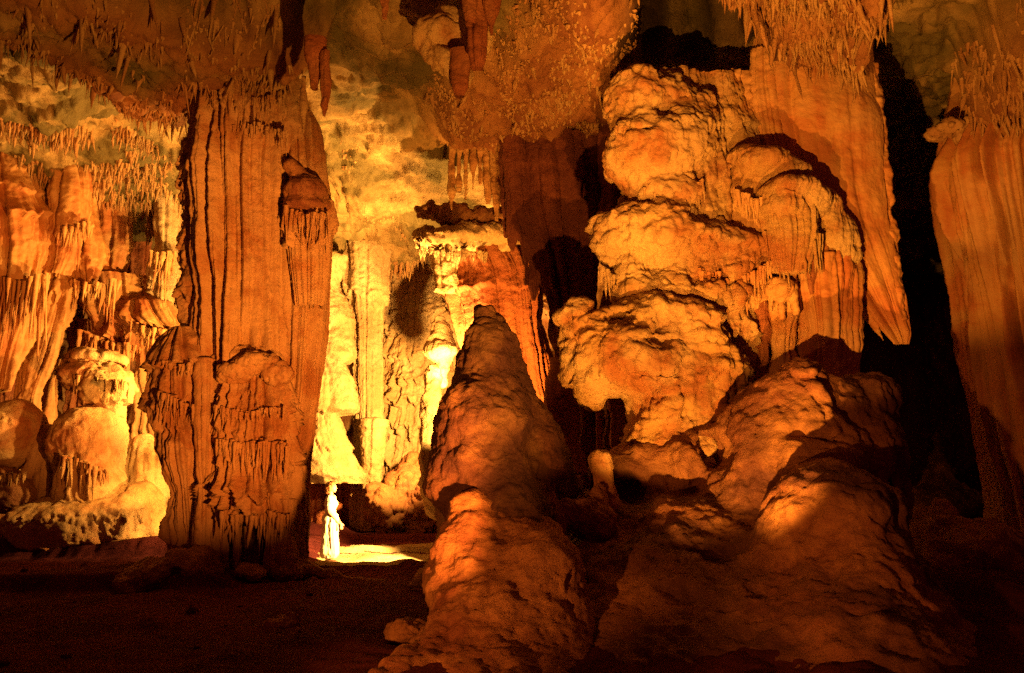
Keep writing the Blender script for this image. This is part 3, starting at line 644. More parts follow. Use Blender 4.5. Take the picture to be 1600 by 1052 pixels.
# ------------------------------------------------------------------ left chamber
D = 20.0
def tier(name, rows, D, mat, label, cat, seed, **kw):
    a = dict(kd=0.7, dz=0.035, res=0.032, flute=(0.06, 3.6, 0.06), lump=(0.10, 0.9), rough=0.022, groove=(0.16, 1.5), ribs=(.26, .15)); a.update(kw)
    return tag(sweep(name, rows, D, mat, seed=seed, **a), label, cat)
LW = 'flowstone_drapery'
tier(LW, [(180, -60, 40), (250, -60, 52), (290, -60, 62), (340, -60, 74), (400, -55, 78), (440, -50, 66), (500, -50, 44), (560, -50, 28), (610, -45, 14)], 19.0, M['orange'],
     'broad tiered flowstone curtain with long drips at the far left edge', 'flowstone', 400, skirts=[(265, .16, .35, .35, 3), (300, .18, .3, .3, 3), (335, .2, .35, .3, 3), (375, .1, .4, .4, 3), (440, .25, 1.5, 1.2, 3.4)])
tier(LW, [(215, 84, 116), (300, 80, 120), (350, 74, 120), (400, 76, 112), (432, 84, 96)], 19.8, M['orange'], 'rounded hanging flowstone mass next to the far left curtain', 'flowstone', 402, auto=2)
tier(LW, [(225, 96, 124), (312, 90, 140), (340, 84, 140), (380, 78, 126), (430, 70, 104)], 19.0, M['orange'], 'bell shaped fluted flowstone under a dark ceiling pocket on the left', 'flowstone', 403, skirts=[(350, .18, .5, .4, 3.5)])
tier(LW, [(400, 80, 122), (450, 66, 116), (500, 56, 100), (560, 40, 84), (620, 24, 62), (700, 14, 52)], 19.6, M['orange'], 'long slanting fluted curtain sweeping down behind the left mounds', 'flowstone', 404, kd=0.5, skirts=[(470, .2, 1.2, .8, 3)])
tier(LW, [(270, 112, 152), (380, 112, 158), (420, 114, 156), (455, 125, 146)], 19.6, M['orange'], 'short knobby drapery beneath the bright left ceiling edge', 'flowstone', 405, skirts=[(400, .15, .4, .4, 4)])
tier(LW, [(280, 140, 198), (370, 150, 198), (430, 154, 186), (470, 160, 172)], 20.4, M['orange'], 'double pointed drapery left of the dark recess', 'flowstone', 406, skirts=[(380, .15, .6, .5, 4), (430, .1, .5, .5, 4)])
tier(LW, [(430, 126, 215), (470, 126, 224), (500, 150, 222), (530, 160, 214), (560, 176, 196)], 20.2, M['orange'], 'broad drooping apron of flowstone with an arched notch', 'flowstone', 407, kd=0.35, skirts=[(500, .2, 1.0, .7, 2.2), (530, .14, .5, .5, 3)])
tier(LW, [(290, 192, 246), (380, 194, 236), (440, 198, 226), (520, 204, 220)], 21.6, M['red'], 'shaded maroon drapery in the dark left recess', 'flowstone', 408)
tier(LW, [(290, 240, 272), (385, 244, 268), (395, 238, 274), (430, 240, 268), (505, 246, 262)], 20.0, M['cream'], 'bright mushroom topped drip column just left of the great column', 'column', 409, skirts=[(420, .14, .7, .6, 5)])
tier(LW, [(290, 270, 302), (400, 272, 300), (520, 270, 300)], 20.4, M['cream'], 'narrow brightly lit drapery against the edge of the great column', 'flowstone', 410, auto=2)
tier(LW, [(510, 214, 262), (560, 214, 262), (640, 214, 262), (740, 216, 264)], 20.4, M['orange'], 'smooth fluted pillar beside the side buttress of the great column', 'column', 411)
tier(LW, [(470, 185, 262), (500, 190, 280), (520, 230, 285)], 19.9, M['orange'], 'ragged hanging shelf above the smooth pillar', 'flowstone', 412, kd=0.4, skirts=[(512, .15, .5, .4, 3.5)])
tier(LW, [(560, 74, 104), (600, 60, 92), (700, 44, 80)], 20.4, M['orange'], 'dim slanting ribs behind the flowstone head', 'flowstone', 413, kd=0.5)
tier(LW, [(500, -10, 30), (600, -20, 34), (700, -30, 40)], 20.6, M['red'], 'dark ribbed wall drapery in shadow at the far left', 'flowstone', 414, kd=0.5)
tier(LW, [(500, 110, 150), (600, 110, 150), (720, 105, 160)], 21.4, M['red'], 'dim ribbed pillar behind the flowstone head', 'flowstone', 415, kd=0.5)

def bl(name, prims, mat, label, cat, **kw): return tag(blob(name, prims, mat, **kw), label, cat)
bl('layered_flowstone', [E(150, 560, 17.6, 30, 14, 0.5), E(145, 590, 17.6, 42, 26, 0.6), E(168, 610, 17.5, 30, 36, 0.5), C((180, 590, 17.5), 16, (172, 650, 17.5), 20)], M['ochre'],
   'upright flowstone head with layered drips standing on the domed left mound', 'flowstone', h=0.035, k=0.14, flute=(0.07, 3.2, 0.25), lump=(0.05, 1.5), rough=(0.03, 5), ridged=(0.03, 2.5), tiers=5, tamp=0.1, seed=420)
bl('flowstone_mound', [E(138, 690, 17.3, 50, 55, 0.9), C((138, 690, 17.2), 46, (140, 770, 17.0), 52)], M['ochre'], 'tall domed mound with pointed drip hollows at its foot', 'mound', h=0.035, k=0.2,
   cuts=[C((118, 715, 16.5), 6, (122, 780, 16.3), 12), C((152, 755, 16.3), 3, (150, 785, 16.2), 10), C((104, 720, 16.5), 3, (98, 770, 16.4), 7), C((180, 745, 16.6), 3, (180, 775, 16.5), 8)], flute=(0.05, 3, 0.2), lump=(0.05, 1.2), rough=(0.02, 6), tiers=4, tamp=0.07, seed=421)
bl('flowstone_mound', [E(22, 680, 17.2, 36, 56, 0.8), E(-20, 700, 17.2, 40, 50, 0.8)], M['ochre'], 'smooth domed boss at the left edge with a dripping hem', 'mound', h=0.035, k=0.2,
   cuts=[E(10, 738, 16.5, 28, 12, 0.5)], flute=(0.05, 3, 0.2), lump=(0.06, 1.2), rough=(0.015, 6), tiers=3, tamp=0.06, seed=422)
bl('flowstone_mound', [C((70, 682, 17.4), 20, (70, 790, 17.2), 27), C((80, 700, 17.4), 14, (86, 790, 17.3), 16)], M['ochre'], 'slender fluted boss between the two left domes', 'mound', h=0.03, k=0.12, flute=(0.09, 3.5, 0.12), lump=(0.04, 1.4), seed=423)
bl('flowstone_mound', [C((225, 705, 18.3), 25, (225, 800, 18.2), 40), E(250, 715, 18.5, 30, 28, 0.6)], M['ochre'], 'fluted mound between the tall dome and the great column', 'mound', h=0.035, k=0.15, flute=(0.10, 2.8, 0.14), lump=(0.05, 1.4), seed=424,
   pits=(0.04, 1.5))
bl('flowstone_mound', [E(110, 815, 16.9, 90, 42, 1.0), E(180, 815, 17.1, 75, 45, 1.0), E(70, 825, 16.6, 55, 36, 0.7), E(205, 800, 17.2, 45, 50, .6)], M['ochre'], 'wide low rounded mound carrying the left domes', 'mound', h=0.035, k=0.2, flute=(0.045, 3.5, 0.3), lump=(0.08, 1.2), rough=(0.025, 5), tiers=3, tamp=0.06, seed=425)
bl('flowstone_mound', [E(15, 775, 16.8, 40, 26, 0.6), E(0, 745, 16.8, 26, 18, 0.5)], M['base'], 'dim low bulge at the far left behind the floor edge', 'mound', h=0.035, k=0.2, lump=(0.06, 1.4), seed=426)

for q, (pp, Y_, n_, a0, a1, lab) in enumerate([([(-10, 436), (40, 446), (76, 432)], 18.3, 60, 20, 120, 'long ragged drips hanging from the far left curtain'),
        ([(84, 356), (110, 364), (138, 350)], 18.6, 40, 10, 60, 'fluted hem of drips under the bell shaped flowstone'),
        ([(112, 440), (150, 452), (186, 440)], 19.3, 50, 10, 60, 'ragged drips below the knobby left draperies'),
        ([(128, 520), (170, 540), (215, 545)], 19.8, 60, 10, 80, 'drips on the lower hem of the notched apron'),
        ([(240, 400), (258, 404), (270, 396)], 19.6, 26, 30, 110, 'slender drips below the bright mushroom top'),
        ([(205, 505), (240, 520), (285, 522)], 19.5, 40, 8, 40, 'small drips along the ragged hanging shelf'),
        ([(110, 590), (150, 596), (195, 600)], 17.0, 44, 8, 40, 'fringe of drips on the layered flowstone of the domed mound'),
        ([(94, 715), (120, 722), (165, 740)], 16.3, 30, 15, 60, 'drips curtaining the hollows in the tall left dome'),
        ([(-20, 742), (10, 748), (40, 742)], 16.4, 26, 6, 26, 'dripping hem of the left edge boss')]):
    tag(drips('drip_fringe', pp, Y_, n_, a0, a1, 3.0, M['ochre'] if q > 5 else M['orange'], 730 + q, spread=.12), lab, 'dripstone')

# ------------------------------------------------------------------ bright back chamber
def pag(rows, seed, **kw):
    a = dict(kd=0.8, dz=0.035, res=0.032, flute=(0.05, 2.5, 0.12), lump=(0.12, 1.0), rough=0.03, groove=(0, 1)); a.update(kw); return a
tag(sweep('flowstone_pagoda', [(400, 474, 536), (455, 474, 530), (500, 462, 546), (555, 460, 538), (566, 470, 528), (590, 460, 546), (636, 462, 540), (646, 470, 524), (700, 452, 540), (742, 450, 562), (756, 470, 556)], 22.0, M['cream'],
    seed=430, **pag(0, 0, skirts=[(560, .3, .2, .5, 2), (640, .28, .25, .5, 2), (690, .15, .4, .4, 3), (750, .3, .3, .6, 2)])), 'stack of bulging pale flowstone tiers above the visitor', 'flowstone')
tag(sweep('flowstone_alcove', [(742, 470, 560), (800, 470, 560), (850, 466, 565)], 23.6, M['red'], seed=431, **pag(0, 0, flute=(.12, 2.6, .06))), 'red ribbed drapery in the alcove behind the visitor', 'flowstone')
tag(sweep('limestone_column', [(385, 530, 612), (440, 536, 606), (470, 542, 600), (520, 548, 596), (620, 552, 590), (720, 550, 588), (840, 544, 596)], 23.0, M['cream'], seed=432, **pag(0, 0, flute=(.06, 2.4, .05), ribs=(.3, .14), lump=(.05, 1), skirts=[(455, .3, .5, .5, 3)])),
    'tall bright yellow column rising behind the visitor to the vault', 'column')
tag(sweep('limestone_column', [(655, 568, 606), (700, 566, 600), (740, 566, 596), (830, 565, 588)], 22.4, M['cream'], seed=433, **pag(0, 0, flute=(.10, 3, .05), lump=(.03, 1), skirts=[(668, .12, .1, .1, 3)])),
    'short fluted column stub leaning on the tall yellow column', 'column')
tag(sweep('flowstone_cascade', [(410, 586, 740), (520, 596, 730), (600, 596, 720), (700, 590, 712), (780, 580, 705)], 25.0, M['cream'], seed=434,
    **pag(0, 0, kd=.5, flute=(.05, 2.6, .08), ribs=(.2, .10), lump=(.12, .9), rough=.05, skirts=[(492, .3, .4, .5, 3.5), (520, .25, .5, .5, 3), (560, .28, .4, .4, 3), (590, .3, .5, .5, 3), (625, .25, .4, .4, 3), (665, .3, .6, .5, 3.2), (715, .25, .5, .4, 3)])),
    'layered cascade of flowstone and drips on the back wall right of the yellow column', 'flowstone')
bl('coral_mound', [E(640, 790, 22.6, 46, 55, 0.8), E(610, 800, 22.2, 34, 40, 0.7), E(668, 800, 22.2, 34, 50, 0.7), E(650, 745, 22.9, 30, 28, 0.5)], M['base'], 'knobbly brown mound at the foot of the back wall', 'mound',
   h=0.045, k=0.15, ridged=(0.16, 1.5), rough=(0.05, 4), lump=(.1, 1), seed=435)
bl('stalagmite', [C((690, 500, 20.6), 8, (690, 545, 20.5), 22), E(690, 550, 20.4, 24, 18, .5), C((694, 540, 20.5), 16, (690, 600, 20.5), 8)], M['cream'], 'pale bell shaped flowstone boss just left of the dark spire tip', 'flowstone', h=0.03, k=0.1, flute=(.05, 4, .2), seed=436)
bl('flowstone_spire', [C((678, 585, 18.4), 10, (676, 640, 18.3), 17), C((676, 640, 18.3), 17, (668, 720, 18.2), 13), C((668, 720, 18.2), 13, (684, 790, 18.2), 22)], M['cream'], 'dazzling white lit spire beside the left flank of the dark stalagmite', 'stalagmite',
   h=0.03, k=0.12, lump=(.06, 2), rough=(.03, 5), flute=(.04, 3, .2), seed=437)
bl('rock_ridge', [C((706, 780, 13.3), 20, (702, 850, 13.2), 24), C((698, 850, 13.2), 16, (668, 905, 12.9), 16), C((668, 905, 12.9), 12, (640, 916, 12.7), 6)], M['ochre'], 'small curling ledge of rock lit from behind left of the foreground base', 'rock ledge',
   h=0.025, k=0.12, lump=(.05, 2), rough=(.02, 6), flute=(.04, 3, .3), seed=438)

# ------------------------------------------------------------------ shelf column behind the dark stalagmite
root = thing('limestone_column', P(770, 800, 18), 'red streaked column under a jutting shelf behind the dark stalagmite', 'column')
b1 = sweep('shaft', [(372, 682, 800), (400, 684, 826), (430, 700, 838), (500, 712, 846), (560, 720, 858), (640, 730, 876), (720, 740, 892), (800, 740, 900)], 18.2, M['red'], 0.6, dz=0.03, res=0.028,
           flute=(0.05, 2.8, 0.05), lump=(0.06, .9), rough=0.02, groove=(.16, 1.2), ribs=(.3, .14), skirts=[(455, .12, .25, .5, 3)], seed=440)
b2 = sweep('lobe', [(372, 678, 712), (400, 676, 716), (455, 682, 716)], 17.7, M['cream'], 1, dz=.025, res=.025, flute=(.05, 3, .1), seed=441)
b3 = blob('shelf', [E(710, 380, 17.8, 58, 13, 0.9), E(740, 372, 17.9, 46, 16, 0.8), E(664, 372, 17.7, 15, 10, 0.4), E(790, 380, 18, 30, 18, .6)], M['cream'], h=.03, k=.15, lump=(.07, 1.5), ridged=(.07, 2.2), rough=(.04, 4), seed=442)
b4 = blob('broken_slab', [E(715, 343, 17.8, 26, 18, 0.6), E(672, 333, 17.7, 22, 6, 0.4), E(752, 345, 17.9, 26, 14, 0.5), C((705, 330, 17.8), 7, (710, 318, 17.8), 3), E(775, 350, 18, 20, 22, .5)], M['base'], h=.03, k=.08, lump=(.10, 2), ridged=(.08, 2.4), rough=(.05, 4), seed=443)
b5 = drips('drip_fringe', [(655, 390), (700, 400), (760, 398)], 17.3, 60, 4, 16, 3, M['cream'], 445, spread=.12)
adopt(root, b1, b2, b3, b4, b5)
# hanging cluster meeting the shelf, one stalactite each
def stalac(px, py0, py1, w, D, mat, label, seed, group=None, tip=1.5, lean=0, **kw):
    a = dict(kd=0.8, dz=0.022, res=0.02, flute=(0.03, 4.5, 0.15), lump=(0.05, 1.6), rough=0.012, groove=(0, 1)); a.update(kw)
    h = py1 - py0
    return tag(sweep('stalactite', [(py0, px - w * 1.1, px + w * 1.1), (py0 + .15 * h, px - w + lean * .1, px + w + lean * .1), (py0 + .5 * h, px - w * .72 + lean * .5, px + w * .72 + lean * .5),
              (py0 + .85 * h, px - w * .4 + lean * .85, px + w * .4 + lean * .85), (py1, px - tip + lean, px + tip + lean)], D, mat, seed=seed, **a), label, 'stalactite', group)
for i, (px, y0, y1, w_) in enumerate([(706, 205, 328, 6), (717, 205, 300, 5), (728, 205, 312, 5), (739, 205, 296, 5), (750, 205, 288, 4), (762, 205, 318, 8), (775, 205, 345, 9), (786, 205, 300, 7)]):
    stalac(px, y0, y1, w_, 17.0 + .1 * (i % 3), M['straw'], ['slender stalactite over the shelf, leftmost of its cluster', 'short stalactite over the shelf, second from the left', 'thin stalactite over the shelf, third from the left', 'short thin stalactite over the shelf, fourth from the left', 'shortest stalactite of the cluster over the shelf', 'long stalactite in the right half of the cluster over the shelf', 'longest stalactite of the cluster over the shelf', 'short stalactite over the shelf, rightmost of its cluster'][i], 450 + i, 'stalactites hanging over the jutting shelf')
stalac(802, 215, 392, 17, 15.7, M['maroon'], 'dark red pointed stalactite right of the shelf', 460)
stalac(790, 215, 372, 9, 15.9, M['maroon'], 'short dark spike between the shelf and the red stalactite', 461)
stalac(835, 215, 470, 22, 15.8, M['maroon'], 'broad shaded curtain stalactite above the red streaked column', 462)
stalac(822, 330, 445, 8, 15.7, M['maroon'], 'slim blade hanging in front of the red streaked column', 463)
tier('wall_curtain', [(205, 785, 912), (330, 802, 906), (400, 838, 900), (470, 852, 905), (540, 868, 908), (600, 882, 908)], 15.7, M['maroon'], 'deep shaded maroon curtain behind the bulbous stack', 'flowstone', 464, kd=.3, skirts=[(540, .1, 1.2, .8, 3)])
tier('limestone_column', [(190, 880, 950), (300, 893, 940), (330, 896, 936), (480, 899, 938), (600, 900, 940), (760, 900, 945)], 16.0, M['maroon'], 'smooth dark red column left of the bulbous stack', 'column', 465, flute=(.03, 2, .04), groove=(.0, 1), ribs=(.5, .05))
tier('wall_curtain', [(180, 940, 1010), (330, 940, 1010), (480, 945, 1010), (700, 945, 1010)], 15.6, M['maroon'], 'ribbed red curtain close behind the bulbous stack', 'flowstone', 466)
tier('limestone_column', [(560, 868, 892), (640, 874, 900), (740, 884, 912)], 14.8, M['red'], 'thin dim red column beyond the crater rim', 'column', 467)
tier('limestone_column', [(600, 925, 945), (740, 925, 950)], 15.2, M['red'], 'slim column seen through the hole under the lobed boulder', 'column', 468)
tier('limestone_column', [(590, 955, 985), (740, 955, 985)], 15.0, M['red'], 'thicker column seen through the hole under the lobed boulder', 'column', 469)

# ------------------------------------------------------------------ the dark pointed stalagmite in the foreground
D = 9.4
root = thing('stalagmite', P(780, 1040, 9), 'big dark pointed stalagmite on a pale flowing base in the foreground', 'stalagmite')
D = 10.2
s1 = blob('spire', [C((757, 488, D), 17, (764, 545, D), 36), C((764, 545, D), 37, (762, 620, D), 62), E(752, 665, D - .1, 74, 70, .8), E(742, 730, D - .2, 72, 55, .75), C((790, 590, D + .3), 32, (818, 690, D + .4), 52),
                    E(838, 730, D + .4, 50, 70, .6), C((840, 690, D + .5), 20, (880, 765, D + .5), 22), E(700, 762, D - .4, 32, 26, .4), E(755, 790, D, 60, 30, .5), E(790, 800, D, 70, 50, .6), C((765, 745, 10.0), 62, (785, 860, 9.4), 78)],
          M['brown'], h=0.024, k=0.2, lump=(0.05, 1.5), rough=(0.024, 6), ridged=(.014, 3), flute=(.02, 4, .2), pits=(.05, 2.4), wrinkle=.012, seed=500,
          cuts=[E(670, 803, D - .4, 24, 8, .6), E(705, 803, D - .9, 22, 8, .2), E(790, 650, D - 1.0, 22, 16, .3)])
s2 = blob('base', [C((738, 795, 9.2), 24, (722, 900, 8.8), 38), C((722, 900, 8.8), 40, (700, 1080, 7.6), 50), C((745, 850, 9.0), 40, (800, 1100, 7.6), 90), E(835, 905, 8.8, 66, 64, .65), E(862, 905, 8.9, 46, 62, .5),
                   C((850, 940, 8.7), 60, (860, 1130, 7.6), 100), C((700, 1000, 8.1), 18, (600, 1090, 7.2), 40), E(815, 830, 9.3, 56, 26, .4), C((770, 795, 9.3), 10, (795, 840, 9.2), 26), C((800, 803, 9.4), 8, (820, 840, 9.3), 22), E(760, 1090, 7.4, 150, 60, .8)],
          M['base'], h=0.026, k=0.22, lump=(0.06, 1.4), rough=(0.03, 4.5), ridged=(.01, 3), ribs=(.24, .09), flute=(.04, 2.8, .10), pits=(.06, 2.4), wrinkle=.012, tiers=3, tamp=0.04, seed=510, zmin=-.4,
          cuts=[C((798, 980, 7.75), 3, (800, 1020, 7.6), 6), C((808, 990, 7.75), 2.5, (812, 1035, 7.55), 5), C((846, 850, 9.3), 8, (835, 822, 9.6), 14), C((770, 900, 8.35), 4, (748, 1000, 7.9), 7)], kc=.06)
adopt(root, s1, s2)

# ------------------------------------------------------------------ bulbous stack right of centre
root = thing('boulder_stack', P(1040, 800, 12.3), 'tall stack of bulbous ochre flowstone boulders right of centre', 'flowstone')
Dk = 12.4
t1 = blob('top_bulb', [E(998, 172, Dk, 46, 56, .5), E(985, 150, Dk, 32, 34, .4), E(1022, 235, Dk - .1, 72, 58, .6), E(1078, 205, Dk + .1, 32, 60, .45), E(1050, 225, Dk - .05, 54, 62, .5), E(1000, 262, Dk, 50, 38, .45), E(1032, 300, Dk + .1, 44, 34, .4), E(1040, 180, Dk + .1, 45, 50, .4), C((1010, 128, Dk), 12, (1040, 150, Dk), 30), C((1100, 160, Dk), 10, (1095, 240, Dk), 24), E(1045, 305, Dk - .1, 46, 22, .35)],
          M['ochre'], h=.024, k=.22, lump=(.045, 1.6), rough=(.03, 4), ridged=(.035, 3.2), ribs=(.3, .04), pits=(.06, 2.2), wrinkle=.028, tiers=5, tamp=0.08, seed=520, cuts=[E(978, 203, Dk - .62, 44, 3.5, .3), E(1040, 172, Dk - .5, 16, 16, .2), C((960, 290, Dk - .5), 3, (1000, 305, Dk - .6), 4)], kc=.06)
t2 = blob('middle_boulder', [E(1052, 320, Dk, 38, 20, .4), E(978, 365, Dk, 42, 34, .5), E(1040, 375, Dk - .1, 76, 42, .6), E(1110, 385, Dk, 76, 36, .5), E(985, 415, Dk - .1, 22, 50, .3), E(1060, 430, Dk + .1, 62, 40, .45), E(1130, 425, Dk, 46, 44, .35),
                              E(958, 375, Dk, 24, 30, .4), E(1010, 350, Dk - .2, 40, 24, .4), E(1170, 400, Dk + .1, 30, 30, .35), E(1035, 462, Dk - .1, 72, 30, .45), E(1100, 470, Dk - .1, 50, 30, .4), C((946, 345, Dk), 9, (950, 400, Dk - .1), 14), E(1030, 340, Dk - .1, 60, 20, .4)],
          M['ochre'], h=.024, k=.16, lump=(.06, 1.5), rough=(.03, 4), ridged=(.04, 3.2), ribs=(.16, .07), pits=(.07, 2.2), wrinkle=.028, tiers=4, tamp=0.09, seed=530, cuts=[E(958, 425, Dk - .4, 13, 14, .3), E(1165, 350, Dk - .4, 18, 8, .2), C((1010, 385, Dk - .75), 5, (1003, 420, Dk - .75), 7)], kc=.06)
t3 = blob('lower_boulder', [E(903, 492, Dk - .3, 15, 25, .25), E(935, 525, Dk - .4, 46, 36, .4), E(925, 565, Dk - .4, 36, 50, .4), E(1020, 500, Dk - .4, 60, 46, .5), E(1075, 520, Dk - .4, 54, 54, .5), E(1000, 560, Dk - .5, 86, 60, .6), E(1105, 580, Dk - .4, 60, 52, .5),
                             E(1060, 620, Dk - .3, 80, 62, .6), C((1050, 640, Dk - .3), 66, (1040, 720, Dk - .3), 80), C((1100, 640, Dk - .3), 50, (1120, 690, Dk - .4), 45), C((895, 500, Dk - .4), 11, (925, 605, Dk - .4), 20), E(930, 612, Dk - .4, 18, 30, .25), C((985, 520, Dk - .4), 40, (960, 590, Dk - .4), 40)],
          M['ochre'], h=.026, k=.18, lump=(.06, 1.3), rough=(.03, 4), ridged=(.04, 3.0), ribs=(.28, .06), pits=(.09, 2.0), wrinkle=.028, tiers=6, tamp=0.08, seed=540,
          cuts=[E(970, 488, Dk - .9, 26, 12, .5), E(962, 662, Dk - .3, 28, 42, 1.0), C((955, 632, Dk - .9), 14, (985, 657, Dk - .9), 22), E(1020, 585, Dk - 1.15, 46, 7, .25), E(1040, 530, Dk - 1.05, 40, 5, .2)], kc=.08)
t5 = sweep('fused_backing', [(120, 1000, 1150), (200, 985, 1180), (300, 975, 1190), (400, 975, 1200), (500, 985, 1190), (620, 1010, 1190), (720, 1000, 1200)], Dk + .35, M['ochre'], .35, dz=.024, res=.022, flute=(.03, 5, .3), ribs=(.16, .09), lump=(.12, 1.2), rough=.03, auto=9, seed=555)
t6 = drips('drip_fringe', [(962, 206), (1000, 204), (1035, 186)], Dk - .52, 46, 6, 16, 2.2, M['ochre'], 556, spread=.03)
t7 = drips('drip_fringe', [(1000, 305), (1040, 312), (1085, 300), (1100, 285)], Dk - .3, 60, 8, 30, 2.6, M['ochre'], 557, spread=.08)
t8 = drips('drip_fringe', [(1090, 428), (1130, 445), (1180, 432), (1200, 415)], Dk - .3, 80, 15, 70, 3.2, M['orange'], 558, spread=.08)
t9 = drips('drip_fringe', [(940, 420), (975, 450), (1010, 460)], Dk - .3, 36, 8, 40, 3, M['ochre'], 559, spread=.06)
t4 = sweep('neck', [(280, 985, 1085), (320, 985, 1100), (350, 980, 1120)], Dk + .4, M['ochre'], .6, dz=.025, res=.025, flute=(.05, 3.5, .15), seed=550)
adopt(root, t1, t2, t3, t4, t5, t6, t7, t8, t9)

# ------------------------------------------------------------------ right wall of drapery
root = thing('great_drapery', P(1300, 600, 13.0), 'huge smooth orange drapery tapering to a blade tip at lower right', 'drapery')
g1 = sweep('curtain', [(60, 1182, 1366), (110, 1180, 1372), (200, 1192, 1380), (260, 1208, 1386), (320, 1228, 1392), (370, 1262, 1398), (410, 1300, 1402), (440, 1330, 1405), (470, 1352, 1409), (500, 1374, 1414), (525, 1392, 1419), (538, 1404, 1417)], 12.8, M['orange'], .35,
           dz=.022, res=.022, flute=(.02, 2.0, .035), ribs=(.6, .04), lump=(.07, .7), rough=.008, groove=(.07, .9), seed=560)
g2 = sweep('left_ribs', [(78, 1176, 1212), (140, 1176, 1216), (220, 1186, 1232), (300, 1210, 1250)], 12.7, M['orange'], .6, dz=.022, res=.02, flute=(.02, 4.5, .04), ribs=(.11, .09), lump=(.03, 1), groove=(.12, 2.5), seed=561)
g3 = blob('spiky_fringe', [C((1335, 430, 12.9), 14, (1352, 480, 12.9), 9), C((1352, 478, 12.9), 9, (1380, 532, 12.9), 2.5), C((1310, 420, 12.8), 14, (1335, 470, 12.8), 8), C((1335, 470, 12.8), 7, (1345, 488, 12.8), 3), C((1375, 440, 13), 18, (1372, 500, 13), 5)],
          M['orange'], h=.02, k=.06, lump=(.03, 2), flute=(.03, 4, .2), seed=562)
g4 = sweep('edge_ripple', [(100, 1352, 1372), (200, 1366, 1383), (300, 1376, 1394), (400, 1386, 1405), (500, 1400, 1417)], 12.75, M['orange'], .8, dz=.02, res=.02, flute=(.03, 3, 1.2), lump=(.06, 3), rough=.02, seed=563)
adopt(root, g1, g2, g3, g4)
root = thing('flowstone_canopy', P(1230, 400, 12.2), 'pair of stepped fluted canopies bulging in front of the orange drapery', 'flowstone')
c1 = blob('upper_canopy', [E(1190, 262, 12.3, 42, 26, .5), E(1225, 275, 12.3, 36, 26, .45), E(1160, 250, 12.4, 26, 18, .4), C((1170, 260, 12.4), 22, (1165, 320, 12.4), 24)], M['ochre'], h=.022, k=.1, ribs=(.075, .05), lump=(.04, 2), rough=(.022, 6), wrinkle=.014, tiers=3, tamp=0.06, seed=570)
c2 = blob('lower_canopy', [E(1232, 300, 12.0, 44, 22, .45), E(1262, 318, 12.1, 34, 26, .4), E(1220, 325, 11.95, 32, 28, .35), C((1285, 320, 12.3), 26, (1310, 400, 12.5), 30), E(1300, 370, 12.5, 36, 40, .35)], M['ochre'], h=.022, k=.1, ribs=(.08, .05), lump=(.03, 2), rough=(.02, 6), wrinkle=.014, tiers=3, tamp=0.06, seed=571)
c3 = sweep('canopy_drips', [(308, 1192, 1262), (330, 1188, 1272), (370, 1196, 1276), (400, 1204, 1268), (425, 1212, 1258)], 11.95, M['ochre'], .6, dz=.018, res=.016, flute=(.02, 5.5, .1), ribs=(.085, .07), lump=(.02, 1), groove=(.06, 3), seed=572)
c4 = drips('drip_fringe', [(1194, 372), (1222, 392), (1262, 388), (1285, 372)], 11.95, 70, 20, 70, 3.0, M['ochre'], 574, spread=.07)
c5 = drips('drip_fringe', [(1150, 300), (1175, 320), (1196, 322)], 12.0, 40, 20, 60, 3.0, M['orange'], 575, spread=.06)
c6 = drips('drip_fringe', [(1285, 400), (1310, 420), (1345, 430)], 12.5, 40, 15, 60, 3.5, M['orange'], 576, spread=.06)
adopt(root, c1, c2, c3, c4, c5, c6)
def pil(rows, D, mat, label, seed, **kw):
    a = dict(kd=.8, dz=.022, res=.02, flute=(.04, 3.6, .08), ribs=(.14, .08), lump=(.06, 1.4), rough=.015, groove=(.08, 2)); a.update(kw)
    return tag(sweep('rib_column', rows, D, mat, seed=seed, **a), label, 'column')
pil([(120, 1112, 1160), (180, 1108, 1168), (300, 1100, 1172), (380, 1108, 1180), (470, 1120, 1170)], 12.9, M['orange'], 'rough crusted rib wall between the bulbous stack and the canopies', 580, auto=6, rough=.04, flute=(.06, 4, .3))
pil([(110, 1140, 1182), (240, 1150, 1186), (300, 1156, 1190)], 13.4, M['maroon'], 'dim fluted column in the shadow left of the orange drapery', 581)
pil([(300, 1130, 1200), (360, 1130, 1200), (430, 1128, 1196), (480, 1140, 1190), (530, 1150, 1180)], 12.6, M['orange'], 'bright fluted curtain right of the middle boulder', 582, skirts=[(440, .12, .6, .5, 5)])
pil([(400, 1176, 1212), (470, 1176, 1206), (540, 1176, 1196), (600, 1172, 1200)], 12.5, M['red'], 'leaning slim column with flared foot beside the lobed boulder', 583, lump=(.08, 2))
pil([(400, 1210, 1240), (470, 1206, 1244), (520, 1212, 1240), (600, 1204, 1244)], 12.4, M['orange'], 'flared orange column under the stepped canopies', 584, lump=(.08, 2))
pil([(370, 1250, 1326), (420, 1246, 1330), (470, 1250, 1334), (520, 1258, 1336), (580, 1256, 1336), (620, 1244, 1350)], 12.5, M['orange'], 'stout ribbed column below the orange drapery', 585, kd=.7, flute=(.08, 3, .06))
pil([(420, 1150, 1180), (500, 1150, 1176), (600, 1150, 1178)], 13.0, M['red'], 'dark thin column in the gap behind the lobed boulder', 586)
bl('fungus_drip', [E(1218, 452, 12.1, 22, 20, .2), C((1205, 455, 12.1), 8, (1204, 490, 12.1), 2), C((1222, 460, 12.1), 8, (1222, 500, 12.1), 2), C((1236, 450, 12.1), 8, (1244, 492, 12.1), 2)], M['orange'], 'fan shaped drip cluster under the canopies', 'flowstone', h=.018, k=.05, flute=(.04, 5, .2), lump=(.02, 2), seed=587)
stalac(1268, 390, 460, 12, 12.2, M['red'], 'ragged hanging drip in the dark hollow below the canopies', 588)
